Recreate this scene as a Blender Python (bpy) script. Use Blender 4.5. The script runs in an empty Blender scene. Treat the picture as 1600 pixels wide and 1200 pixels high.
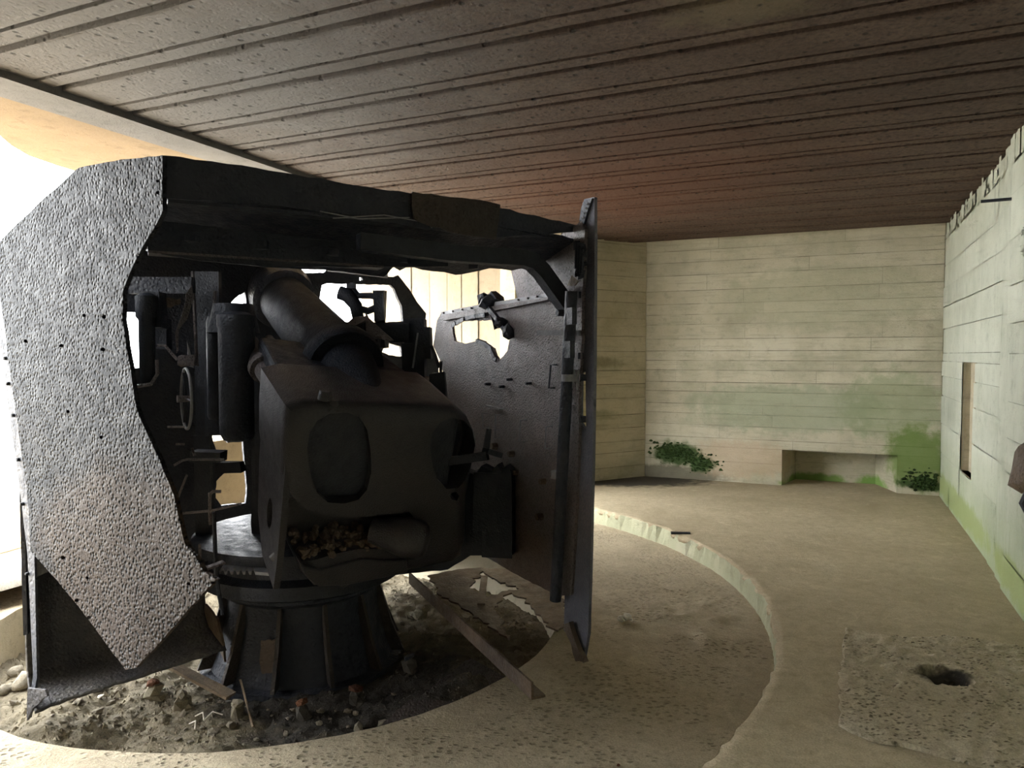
import bpy, bmesh, math, random
from mathutils import Vector, Matrix, noise
from mathutils.geometry import delaunay_2d_cdt
random.seed(7)
C = bpy.context.scene.collection
scene = bpy.context.scene

# ------------------------------------------------------------------ camera, sky, exposure
EYE = 1.6                     # eye height above the main floor (floor z = 0)
FPX = 1140.0                  # focal length in pixels of a 1600 px wide frame
TILT = math.atan(45 / FPX)    # camera looks slightly down
cam = bpy.data.cameras.new('camera'); cam_o = bpy.data.objects.new('camera', cam); C.objects.link(cam_o)
cam.sensor_width = 36.0; cam.lens = 36.0 * FPX / 1600.0; cam.clip_start = 0.05; cam.clip_end = 400
cam_o.location = (0, 0, EYE); cam_o.rotation_euler = (math.pi / 2 - TILT, 0, 0)
scene.camera = cam_o
world = bpy.data.worlds.new('overcast_sky'); scene.world = world; world.use_nodes = True
bg = world.node_tree.nodes['Background']
bg.inputs['Color'].default_value = (0.96, 0.98, 1.0, 1)
bg.inputs['Strength'].default_value = 5.0
scene.view_settings.view_transform = 'Standard'; scene.view_settings.look = 'None'
scene.view_settings.gamma = 1.0; scene.view_settings.use_curve_mapping = False
scene.view_settings.exposure = 2.2
scene.cycles.use_denoising = True
scene.cycles.max_bounces = 10; scene.cycles.diffuse_bounces = 8; scene.cycles.sample_clamp_indirect = 20

# ------------------------------------------------------------------ surveying helpers
V = Vector
def sight(x, y):
    """direction of a line of sight from the eye point (survey of the photograph)"""
    u = (x - 800) / FPX; v = (y - 600) / FPX
    return V((u, math.cos(TILT) - v * math.sin(TILT), -math.sin(TILT) - v * math.cos(TILT)))
EP = V((0, 0, EYE))
def hit(x, y, o, n):
    d = sight(x, y); return EP + d * ((V(o) - EP).dot(n) / d.dot(n))
def atz(x, y, z):
    d = sight(x, y); return EP + d * ((z - EYE) / d.z)
def atd(x, y, D):
    d = sight(x, y); return EP + d * (D / d.y)

# room directions: e1 runs along the ceiling planks to the right, e2 from the camera towards the back wall
E1 = V((0.913, -0.408, 0)).normalized(); E2 = V((-E1.y, E1.x, 0)); UP = V((0, 0, 1))
RC = V((4.86, 8.24, 0))      # corner of back wall and right wall
def room(p, q, z=0.0): return RC - E1 * p - E2 * q + UP * z   # p metres left of the right wall, q metres in front of the back wall
CEIL = 3.05
PIT = V((-1.54, 5.0, 0)); PIT_R = 1.86; LOW = -0.15; PIT_Z = -0.47
RING = V((-1.96, 5.25, 0)); RING_R = 3.65

# ------------------------------------------------------------------ materials
hc = atz(1476, 1060, 0)        # the broken hole in the floor
def nodes_of(name):
    m = bpy.data.materials.new(name); m.use_nodes = True
    nt = m.node_tree; return m, nt, nt.nodes['Principled BSDF']
class NT:
    def __init__(s, name):
        s.m, s.t, s.b = nodes_of(name); s.tc = s.t.nodes.new('ShaderNodeTexCoord'); s.co = s.tc.outputs['Object']
    def link(s, a, b): s.t.links.new(a, b)
    def mapped(s, scale):
        n = s.t.nodes.new('ShaderNodeMapping'); n.inputs['Scale'].default_value = scale; s.link(s.co, n.inputs['Vector']); return n.outputs[0]
    def noise(s, scale, detail=4, rough=0.55, co=None, dist=0.0):
        n = s.t.nodes.new('ShaderNodeTexNoise'); n.inputs['Scale'].default_value = scale
        n.inputs['Detail'].default_value = detail; n.inputs['Roughness'].default_value = rough; n.inputs['Distortion'].default_value = dist
        s.link(co or s.co, n.inputs['Vector']); return n.outputs['Fac']
    def voro(s, scale, co=None, feature='F1', rnd=1.0):
        n = s.t.nodes.new('ShaderNodeTexVoronoi'); n.feature = feature; n.inputs['Scale'].default_value = scale
        n.inputs['Randomness'].default_value = rnd
        s.link(co or s.co, n.inputs['Vector']); return n.outputs['Distance']
    def ramp(s, fac, stops):
        n = s.t.nodes.new('ShaderNodeValToRGB'); e = n.color_ramp.elements
        while len(e) < len(stops): e.new(0.5)
        for el, (p, c) in zip(e, stops):
            el.position = p
            el.color = (c, c, c, 1) if isinstance(c, (int, float)) else (c[0], c[1], c[2], 1)
        s.link(fac, n.inputs['Fac']); return n.outputs['Color']
    def math(s, op, a, b=None, c=None, clamp=False):
        n = s.t.nodes.new('ShaderNodeMath'); n.operation = op; n.use_clamp = clamp
        for i, v in enumerate((a, b, c)):
            if v is None: continue
            if isinstance(v, (int, float)): n.inputs[i].default_value = v
            else: s.link(v, n.inputs[i])
        return n.outputs[0]
    def mix(s, fac, a, b, mode='MIX'):
        n = s.t.nodes.new('ShaderNodeMix'); n.data_type = 'RGBA'; n.blend_type = mode
        for sock, v in ((n.inputs[0], fac), (n.inputs[6], a), (n.inputs[7], b)):
            if isinstance(v, (int, float)): sock.default_value = v
            elif isinstance(v, tuple): sock.default_value = (v[0], v[1], v[2], 1)
            else: s.link(v, sock)
        return n.outputs[2]
    def blob(s, center, radii, wob=0.5, nscale=5.0, lo=0.55, hi=0.95):
        """soft patch mask around a point of the object's own coordinates, with a ragged edge"""
        sub = s.t.nodes.new('ShaderNodeVectorMath'); sub.operation = 'SUBTRACT'; s.link(s.co, sub.inputs[0]); sub.inputs[1].default_value = center
        dv = s.t.nodes.new('ShaderNodeVectorMath'); dv.operation = 'DIVIDE'; s.link(sub.outputs[0], dv.inputs[0]); dv.inputs[1].default_value = radii
        ln = s.t.nodes.new('ShaderNodeVectorMath'); ln.operation = 'LENGTH'; s.link(dv.outputs[0], ln.inputs[0])
        nz = s.noise(nscale, 6, 0.65)
        d = s.math('ADD', ln.outputs['Value'], s.math('MULTIPLY', s.math('SUBTRACT', nz, 0.5), wob * 2))
        n = s.t.nodes.new('ShaderNodeMapRange'); n.interpolation_type = 'SMOOTHSTEP'
        n.inputs['From Min'].default_value = lo; n.inputs['From Max'].default_value = hi
        n.inputs['To Min'].default_value = 1; n.inputs['To Max'].default_value = 0; s.link(d, n.inputs['Value'])
        return n.outputs[0]
    def axis(s, i):
        n = s.t.nodes.new('ShaderNodeSeparateXYZ'); s.link(s.co, n.inputs[0]); return n.outputs[i]
    def bump(s, h, strength=0.5, dist=0.01, prev=None):
        n = s.t.nodes.new('ShaderNodeBump'); n.inputs['Strength'].default_value = strength; n.inputs['Distance'].default_value = dist
        s.link(h, n.inputs['Height'])
        if prev: s.link(prev, n.inputs['Normal'])
        return n.outputs[0]
    def out(s, col=None, rough=None, normal=None, metal=0.0, spec=0.5):
        b = s.b
        if col is not None:
            if isinstance(col, tuple): b.inputs['Base Color'].default_value = (*col, 1)
            else: s.link(col, b.inputs['Base Color'])
        if rough is not None:
            if isinstance(rough, (int, float)): b.inputs['Roughness'].default_value = rough
            else: s.link(rough, b.inputs['Roughness'])
        if normal: s.link(normal, b.inputs['Normal'])
        b.inputs['Metallic'].default_value = metal; b.inputs['Specular IOR Level'].default_value = spec
        return s.m

def steel(name, dark, mid, rust, pit=42, pit_amt=0.7, scale=2.2, rough=(0.42, 0.7), spec=0.5, stains_and_shade=(), pit_col=0.0, relief=1.0, grain=1.0):
    t = NT(name)
    n1 = t.noise(scale, 6, 0.6); col = t.ramp(n1, [(0.32, dark), (0.55, mid), (0.75, rust)])
    n2 = t.noise(60, 3); col = t.mix(t.ramp(n2, [(0.35, 0.5), (0.65, 0.0)]), col, dark)
    for c, r, stain in stains_and_shade: col = t.mix(t.math('MULTIPLY', t.blob(c, r, 0.4, 4), 0.85), col, stain)
    v = t.voro(pit); pits = t.ramp(v, [(0.0, 0.0), (0.55, 1.0)])
    g = t.noise(pit * 1.6, 4, 0.7)
    h = t.math('ADD', t.math('MULTIPLY', pits, 1.2 - 0.6 * grain), t.math('MULTIPLY', g, grain))
    if pit_col: col = t.mix(t.math('MULTIPLY', t.ramp(h, [(0.62, 1.0), (1.0, 0.0)]), pit_col), col, tuple(x * 0.25 for x in dark))
    nb = t.bump(h, pit_amt, 0.012 * relief)
    rg = t.ramp(t.noise(14, 3), [(0.3, rough[0]), (0.7, rough[1])])
    return t.out(col, rg, nb, 0.0, spec)

M = {}
M['steel'] = steel('pitted_black_steel', (0.013, 0.018, 0.031), (0.022, 0.025, 0.037), (0.045, 0.040, 0.042))  # blue of the lens glare over the dark interior mixed into the black
M['breech'] = steel('smooth_black_steel', (0.020, 0.020, 0.024), (0.032, 0.028, 0.030), (0.060, 0.042, 0.036), pit=80, pit_amt=0.4, rough=(0.36, 0.5))
M['plate'] = steel('pitted_grey_brown_plate', (0.013, 0.017, 0.023), (0.021, 0.025, 0.032), (0.030, 0.030, 0.033), pit=52, pit_amt=1.0, rough=(0.5, 0.7), spec=0.22, pit_col=0.95, relief=1.8, grain=0.45,
                   stains_and_shade=[((-1.75, 3.3, 0.55), (0.95, 1.0, 0.75), (0.052, 0.033, 0.021))])
M['flange'] = steel('sky_lit_flange', (0.085, 0.09, 0.115), (0.13, 0.13, 0.155), (0.17, 0.145, 0.15), pit=70, pit_amt=0.5)  # bluish daylight falling on the flange is put into its base colour
M['plate_in'] = steel('pitted_plate_inner_face', (0.13, 0.115, 0.118), (0.20, 0.165, 0.16), (0.26, 0.20, 0.18), pit=70, pit_amt=0.9, rough=(0.42, 0.62), pit_col=0.6, relief=1.3,
                      stains_and_shade=[((0.1, 4.7, 0.15), (0.6, 0.6, 0.5), (0.15, 0.10, 0.08))])
M['rustplate'] = steel('rusty_brown_plate', (0.07, 0.05, 0.035), (0.15, 0.105, 0.07), (0.21, 0.14, 0.085), pit=50, pit_amt=0.6)
M['darkrust'] = steel('dark_rust_plate', (0.024, 0.019, 0.016), (0.045, 0.033, 0.026), (0.075, 0.05, 0.036), pit=50, pit_amt=0.8)
M['rust'] = steel('orange_rust', (0.08, 0.035, 0.02), (0.18, 0.08, 0.04), (0.30, 0.15, 0.08), pit=60, pit_amt=0.9, rough=(0.8, 0.95), spec=0.2)
M['edge'] = steel('bare_grey_steel', (0.16, 0.16, 0.17), (0.24, 0.24, 0.25), (0.30, 0.28, 0.27), pit=90, pit_amt=0.3)
M['skirt'] = steel('dusty_black_steel', (0.04, 0.04, 0.046), (0.09, 0.083, 0.08), (0.18, 0.16, 0.135), scale=5)
M['plank'] = None
def plank_mat():
    t = NT('rusted_ceiling_steel')
    at = t.t.nodes.new('ShaderNodeObjectInfo')
    n1 = t.noise(1.3, 6, 0.65, t.mapped((0.5, 2.0, 1)))
    col = t.ramp(n1, [(0.3, (0.125, 0.075, 0.056)), (0.52, (0.18, 0.112, 0.083)), (0.72, (0.24, 0.16, 0.12))])
    col = t.mix(t.math('MULTIPLY', at.outputs['Random'], 0.35), col, (0.09, 0.062, 0.05))
    fine = t.noise(34, 6, 0.75); col = t.mix(t.ramp(fine, [(0.36, 0.6), (0.58, 0.0)]), col, (0.035, 0.025, 0.02))
    red = t.blob((1.0, 6.3, CEIL), (2.2, 2.6, 0.8), 0.35, 2.0, 0.1, 1.0)
    col = t.mix(t.math('MULTIPLY', red, 0.62), col, (0.21, 0.085, 0.05))
    # greyer towards the embrasure end: grazing skylight painted into the steel colour
    gx = t.blob((-2.4, 3.4, CEIL), (2.9, 3.6, 1.0), 0.3, 2.5, 0.3, 1.0)
    col = t.mix(t.math('MULTIPLY', gx, 0.88), col, (0.30, 0.28, 0.265))
    pale = t.blob((0.95, 3.05, CEIL), (0.45, 0.35, 0.5), 0.6, 7, 0.3, 1.0)
    col = t.mix(t.math('MULTIPLY', pale, 0.5), col, (0.33, 0.27, 0.16))
    v = t.ramp(t.voro(32), [(0.0, 0.0), (0.4, 1.0)]); v2 = t.ramp(t.voro(13), [(0.10, 0.0), (0.22, 1.0)])
    col = t.mix(t.math('MULTIPLY', t.math('SUBTRACT', 1.0, v2), 0.75), col, (0.03, 0.024, 0.02))
    h = t.math('ADD', t.math('ADD', t.math('MULTIPLY', v, 0.35), fine), t.math('MULTIPLY', v2, 0.5))
    return t.out(col, 0.75, t.bump(h, 1.0, 0.035), 0, 0.3)
M['plank'] = plank_mat()

def concrete(name, c0, c1, c2, moss=(), stain=(), bump_amt=0.5, grain=70, streak=False, low_green=None, boards=False):
    t = NT(name)
    n1 = t.noise(1.6, 7, 0.62); col = t.ramp(n1, [(0.32, c0), (0.52, c1), (0.70, c2)])
    n3 = t.noise(9, 5, 0.7); col = t.mix(t.ramp(n3, [(0.54, 0.0), (0.72, 0.55)]), col, tuple(x * 0.62 for x in c0))
    a = t.t.nodes.new('ShaderNodeAttribute'); a.attribute_name = 'tint'
    col = t.mix(t.math('MULTIPLY', a.outputs['Fac'], 0.35, clamp=True), col, tuple(min(1, x * 1.25) for x in c2))
    col = t.mix(t.math('MULTIPLY', t.math('LESS_THAN', a.outputs['Fac'], -0.5), t.ramp(t.noise(2.2, 4), [(0.38, 0.1), (0.62, 0.8)])), col, tuple(x * 0.42 for x in c0))
    if streak:
        s = t.noise(3.0, 5, 0.7, t.mapped((4.5, 4.5, 0.55))); col = t.mix(t.ramp(s, [(0.58, 0.0), (0.75, 0.6)]), col, tuple(x * 0.45 for x in c0))
    if boards:
        s_ = t.noise(2.0, 6, 0.75, t.mapped((0.8, 1.0, 9.0))); col = t.mix(t.ramp(s_, [(0.52, 0.0), (0.72, 0.6)]), col, tuple(x * 0.6 for x in c0))
        s_ = t.noise(1.1, 5, 0.7, t.mapped((1.0, 1.0, 1.6))); col = t.mix(t.ramp(s_, [(0.5, 0.0), (0.7, 0.5)]), col, (c0[0] * 0.72, c0[1] * 0.76, c0[2] * 0.66))
    pores = t.ramp(t.voro(38), [(0.05, 1.0), (0.16, 0.0)])
    pm = t.math('MULTIPLY', pores, t.ramp(t.noise(2.7, 4), [(0.5, 0.0), (0.62, 1.0)])); col = t.mix(pm, col, tuple(x * 0.3 for x in c0))
    if low_green:
        z0, z1, cg, amt = low_green
        mr = t.t.nodes.new('ShaderNodeMapRange'); mr.inputs['From Min'].default_value = z0; mr.inputs['From Max'].default_value = z1
        mr.inputs['To Min'].default_value = 1; mr.inputs['To Max'].default_value = 0
        zz = t.math('ADD', t.axis(2), t.math('MULTIPLY', t.math('SUBTRACT', t.noise(3.5, 6, 0.7), 0.5), 0.7))
        t.link(zz, mr.inputs['Value']); col = t.mix(t.math('MULTIPLY', mr.outputs[0], amt), col, cg)
    for c, r, cc, amt in list(stain) + list(moss): col = t.mix(t.math('MULTIPLY', t.blob(c, r, 0.55, 6), amt), col, cc)
    h = t.math('ADD', t.noise(grain, 5, 0.7), t.math('MULTIPLY', t.ramp(t.voro(26), [(0.03, 0.0), (0.12, 1.0)]), 0.6))
    h = t.math('ADD', h, t.math('MULTIPLY', t.noise(7, 4), 1.5))
    return t.out(col, 0.9, t.bump(h, bump_amt, 0.012), 0, 0.2)
M['wall_back'] = concrete('board_marked_concrete_cream', (0.40, 0.37, 0.27), (0.50, 0.46, 0.34), (0.57, 0.53, 0.41), boards=True,
    stain=[((1.75, 0, 0.95), (1.5, 1, 0.38), (0.27, 0.31, 0.20), 0.6), ((2.9, 0, 1.0), (0.7, 1, 0.55), (0.26, 0.31, 0.17), 0.55),
           ((2.2, 0, 2.3), (1.6, 1, 0.5), (0.34, 0.34, 0.22), 0.4), ((0.3, 0, 0.05), (0.9, 1, 0.16), (0.10, 0.09, 0.06), 0.8),
           ((1.2, 0, 0.3), (0.9, 1, 0.3), (0.48, 0.36, 0.24), 0.6)],
    moss=[((0.42, 0, 0.33), (0.42, 0.6, 0.2), (0.045, 0.085, 0.022), 0.95), ((0.72, 0, 0.2), (0.22, 0.6, 0.13), (0.04, 0.085, 0.02), 0.95),
          ((3.15, 0, 0.42), (0.42, 0.6, 0.5), (0.15, 0.23, 0.055), 0.85), ((3.2, 0, 0.12), (0.3, 0.6, 0.1), (0.04, 0.08, 0.02), 0.9),
          ((2.05, 0.4, 0.0), (0.5, 1.2, 0.13), (0.16, 0.27, 0.06), 0.9), ((2.7, 0.2, 0.0), (0.22, 1.0, 0.16), (0.18, 0.32, 0.07), 0.95)])
M['wall_right'] = concrete('board_marked_concrete_pale_green', (0.38, 0.40, 0.31), (0.47, 0.49, 0.40), (0.54, 0.555, 0.46), streak=True,
    low_green=(-0.05, 0.85, (0.33, 0.39, 0.22), 0.85),
    stain=[((1.2, 0, 0.15), (2.5, 1, 0.18), (0.30, 0.36, 0.13), 0.75), ((3.7, 0, 0.35), (0.6, 1, 0.4), (0.10, 0.14, 0.07), 0.7)])
M['wall_left'] = concrete('board_marked_concrete_tan', (0.40, 0.35, 0.235), (0.49, 0.43, 0.30), (0.56, 0.49, 0.35), boards=True,
    stain=[((0.4, 0, 1.5), (1.2, 1, 0.12), (0.14, 0.13, 0.07), 0.5), ((0.4, 0, 0.85), (1.0, 1, 0.12), (0.15, 0.17, 0.07), 0.5)])
M['cheek'] = concrete('beige_embrasure_concrete', (0.30, 0.245, 0.17), (0.37, 0.305, 0.215), (0.42, 0.35, 0.25))  # beige is the concrete's own colour
M['roof_out'] = concrete('ochre_embrasure_soffit', (0.27, 0.195, 0.115), (0.31, 0.225, 0.135), (0.35, 0.26, 0.16))
M['plain'] = concrete('dull_concrete', (0.26, 0.24, 0.17), (0.32, 0.29, 0.21), (0.38, 0.34, 0.25))

def floor_mat(name, c0, c1, c2, dirt, rough_amt, stains_and_shade=(), pores=0):
    t = NT(name)
    n1 = t.noise(1.1, 7, 0.65, t.mapped((1, 1, 1)), 0.4); col = t.ramp(n1, [(0.3, c0), (0.5, c1), (0.7, c2)])
    n2 = t.noise(14, 6, 0.75); col = t.mix(t.ramp(n2, [(0.45, 0.0), (0.7, 0.8)]), col, dirt)
    n5 = t.noise(5.5, 6, 0.7, None, 1.2); col = t.mix(t.ramp(n5, [(0.56, 0.0), (0.74, 0.6)]), col, tuple(min(1, x * 1.3) for x in c2))
    n6 = t.noise(2.3, 5, 0.7); col = t.mix(t.ramp(n6, [(0.5, 0.0), (0.72, 0.55)]), col, dirt)
    n4 = t.noise(120, 3, 0.7); col = t.mix(t.ramp(n4, [(0.35, 0.35), (0.6, 0.0)]), col, tuple(x * 0.4 for x in dirt))
    for c, r, cc, amt in stains_and_shade: col = t.mix(t.math('MULTIPLY', t.blob(c, r, 0.5, 5), amt), col, cc)
    h = t.math('ADD', t.math('MULTIPLY', t.noise(8, 6, 0.7), 2.0), t.noise(60, 5, 0.75))
    if pores:
        pv_ = t.ramp(t.voro(pores, t.mapped((1.0, 1.6, 1.0))), [(0.18, 1.0), (0.38, 0.0)]); pg = t.math('MULTIPLY', pv_, t.ramp(t.noise(pores * .12, 4), [(0.42, 0.0), (0.56, 1.0)]))
        col = t.mix(t.math('MULTIPLY', pg, 0.85 if pores > 30 else 0.5), col, tuple(x * 0.35 for x in dirt)); h = t.math('SUBTRACT', h, t.math('MULTIPLY', pg, 1.2))
    return t.out(col, 0.88, t.bump(h, rough_amt, 0.015), 0, 0.25)
M['floor'] = floor_mat('dusty_concrete_floor', (0.46, 0.385, 0.25), (0.55, 0.465, 0.31), (0.62, 0.535, 0.37), (0.40, 0.33, 0.21), 0.5,
    stains_and_shade=[((1.5, 9.25, 0), (1.3, 0.55, 1), (0.05, 0.045, 0.035), 0.95)])
M['low'] = floor_mat('worn_sandy_floor', (0.50, 0.42, 0.285), (0.60, 0.51, 0.355), (0.67, 0.58, 0.42), (0.41, 0.335, 0.225), 0.9, pores=24)
M['patch'] = floor_mat('exposed_aggregate', (0.58, 0.50, 0.34), (0.68, 0.59, 0.42), (0.74, 0.66, 0.49), (0.42, 0.35, 0.24), 0.8, pores=34,
    stains_and_shade=[((hc.x, hc.y, 0), (0.17, 0.14, 1), (0.03, 0.028, 0.024), 0.97)])  # near-black spot paints the shade inside the broken hole
M['step'] = concrete('pale_green_step_face', (0.35, 0.35, 0.235), (0.43, 0.43, 0.29), (0.50, 0.48, 0.35))
M['pitwall'] = concrete('pale_pit_wall', (0.50, 0.45, 0.33), (0.60, 0.54, 0.40), (0.64, 0.58, 0.45))
M['dirt'] = floor_mat('pit_dirt', (0.16, 0.135, 0.09), (0.27, 0.23, 0.155), (0.38, 0.33, 0.225), (0.13, 0.11, 0.075), 1.0, stains_and_shade=[((-0.95, 4.35, -.45), (1.05, 0.85, 1), (0.035, 0.032, 0.03), 0.9)])
M['grit'] = floor_mat('rubble_grit', (0.22, 0.19, 0.13), (0.34, 0.30, 0.21), (0.45, 0.40, 0.29), (0.18, 0.15, 0.11), 0.6, stains_and_shade=[((-0.95, 4.35, -.45), (1.05, 0.85, 1), (0.05, 0.046, 0.042), 0.9)])
M['stone'] = floor_mat('rubble_stone', (0.20, 0.18, 0.14), (0.32, 0.28, 0.21), (0.42, 0.37, 0.28), (0.16, 0.14, 0.10), 0.6)
M['ground'] = floor_mat('pale_grass_ground', (0.46, 0.43, 0.36), (0.52, 0.48, 0.40), (0.58, 0.53, 0.45), (0.40, 0.36, 0.29), 0.3)
M['sillface'] = concrete('tan_sill_concrete', (0.34, 0.27, 0.16), (0.42, 0.33, 0.20), (0.48, 0.38, 0.24))
M['moss'] = floor_mat('dark_green_moss', (0.03, 0.06, 0.012), (0.05, 0.095, 0.022), (0.09, 0.15, 0.04), (0.02, 0.035, 0.01), 1.0)
M['wood'] = floor_mat('weathered_wood', (0.20, 0.15, 0.09), (0.27, 0.20, 0.13), (0.33, 0.25, 0.17), (0.12, 0.09, 0.06), 0.5)
M['paper'] = floor_mat('crumpled_paper', (0.74, 0.71, 0.62), (0.82, 0.79, 0.70), (0.86, 0.84, 0.76), (0.55, 0.50, 0.40), 0.3)
M['black_shade'] = steel('black_steel_and_shade', (0.007, 0.010, 0.018), (0.011, 0.014, 0.023), (0.018, 0.019, 0.027), pit=60, pit_amt=0.4)  # black iron, also used to put shade into the gun's deep parts

# ------------------------------------------------------------------ mesh helpers
class MB:
    def __init__(s): s.v = []; s.f = []
    def add(s, vs, fs):
        k = len(s.v); s.v += [V(v) for v in vs]; s.f += [tuple(i + k for i in f) for f in fs]; return s
    def box(s, c, size, R=None, jit=0.0):
        x, y, z = (a / 2 for a in size); pts = []
        for i in (-1, 1):
            for j in (-1, 1):
                for k in (-1, 1):
                    p = V((i * x, j * y, k * z)) + V([random.uniform(-jit, jit) for _ in range(3)])
                    pts.append(V(c) + (R @ p if R else p))
        return s.add(pts, [(0, 1, 3, 2), (4, 6, 7, 5), (0, 4, 5, 1), (2, 3, 7, 6), (0, 2, 6, 4), (1, 5, 7, 3)])
    def bar(s, a, b, w, h, side=None, jit=0.0):
        a = V(a); b = V(b); d = (b - a).normalized()
        sd = V(side) if side else (UP if abs(d.z) < 0.9 else V((1, 0, 0)))
        x = d.cross(sd).normalized(); y = x.cross(d)
        return s.box((a + b) / 2, (w, h, (b - a).length), Matrix((x, y, d)).transposed(), jit)
    def tube(s, path, r, n=10, cap=True):
        path = [V(p) for p in path]; rs = r if isinstance(r, (list, tuple)) else [r] * len(path)
        ref = None; rings = []
        for i, p in enumerate(path):
            a = path[max(i - 1, 0)]; b = path[min(i + 1, len(path) - 1)]; d = (b - a).normalized()
            if ref is None: ref = d.cross(UP if abs(d.z) < 0.9 else V((1, 0, 0))).normalized()
            ref = (ref - d * ref.dot(d)).normalized(); w = d.cross(ref)
            rings.append([p + (ref * math.cos(t) + w * math.sin(t)) * rs[i] for t in (2 * math.pi * k / n for k in range(n))])
        k = len(s.v); vs = [q for rg in rings for q in rg]; fs = []
        for i in range(len(path) - 1):
            for j in range(n): fs.append((i * n + j, i * n + (j + 1) % n, (i + 1) * n + (j + 1) % n, (i + 1) * n + j))
        if cap: fs += [tuple(reversed(range(n))), tuple(range((len(path) - 1) * n, len(path) * n))]
        return s.add(vs, fs)
    def cyl(s, a, b, r0, r1=None, n=20): return s.tube([a, b], [r0, r0 if r1 is None else r1], n)
    def lathe(s, base, prof, n=32, axis=UP):
        """prof: (radius, height) pairs along axis"""
        return s.tube_prof(V(base), [(V(base) + V(axis) * h, r) for r, h in prof], n, V(axis).normalized())
    def tube_prof(s, base, pr, n, d):
        ref = d.cross(UP if abs(d.z) < 0.9 else V((1, 0, 0))).normalized(); w = d.cross(ref); vs = []; fs = []
        for c, r in pr: vs += [c + (ref * math.cos(t) + w * math.sin(t)) * max(r, 1e-4) for t in (2 * math.pi * k / n for k in range(n))]
        for i in range(len(pr) - 1):
            for j in range(n): fs.append((i * n + j, i * n + (j + 1) % n, (i + 1) * n + (j + 1) % n, (i + 1) * n + j))
        fs += [tuple(reversed(range(n))), tuple(range((len(pr) - 1) * n, len(pr) * n))]
        return s.add(vs, fs)
    def rock(s, c, size, squash=0.6, sub=1):
        bm = bmesh.new(); bmesh.ops.create_icosphere(bm, subdivisions=sub, radius=1)
        R = Matrix.Rotation(random.uniform(0, 6.28), 3, 'Z') @ Matrix.Rotation(random.uniform(-.4, .4), 3, 'X')
        sx, sy = random.uniform(.7, 1.2), random.uniform(.6, 1.1); sd = V([random.uniform(-9, 9) for _ in range(3)])
        vs = []
        for v in bm.verts:
            p = v.co * (1 + 0.55 * noise.noise(v.co * 1.3 + sd)); p = V((p.x * sx, p.y * sy, p.z * squash)) * size; vs.append(V(c) + R @ p)
        fs = [tuple(v.index for v in f.verts) for f in bm.faces]; bm.free(); return s.add(vs, fs)
    def build(s, name, mat, parent=None, smooth=False, auto=None):
        me = bpy.data.meshes.new(name)
        off = parent_world(parent)
        me.from_pydata([v - off for v in s.v] if False else s.v, [], s.f); me.validate()
        bm = bmesh.new(); bm.from_mesh(me); bmesh.ops.recalc_face_normals(bm, faces=bm.faces); bm.to_mesh(me); bm.free()
        o = bpy.data.objects.new(name, me); C.objects.link(o); me.materials.append(mat)
        if smooth or auto:
            for p in me.polygons: p.use_smooth = True
            if auto: sharp(me, auto)
        if parent: o.parent = parent; o.matrix_parent_inverse = Matrix.Translation(-off)
        return o
def parent_world(o):
    # parts keep the identity as world matrix, so only a top-level parent shifts its children
    return V((0, 0, 0)) if o is None or o.parent else V(o.location)
def sharp(me, deg):
    bm = bmesh.new(); bm.from_mesh(me); a = math.radians(deg)
    for e in bm.edges:
        if len(e.link_faces) == 2 and e.calc_face_angle(0) > a: e.smooth = False
    bm.to_mesh(me); bm.free()

def thing(name, label, cat, loc=(0, 0, 0), group=None):
    o = bpy.data.objects.new(name, None); C.objects.link(o); o.location = loc; o.empty_display_size = 0.1
    return tag(o, label, cat, group)
def tag(o, label, cat, group=None):
    o['label'] = label; o['category'] = cat
    if group: o['group'] = group
    return o
def struct(o): o['kind'] = 'structure'; return o
def stuff(o): o['kind'] = 'stuff'; return o

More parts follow.
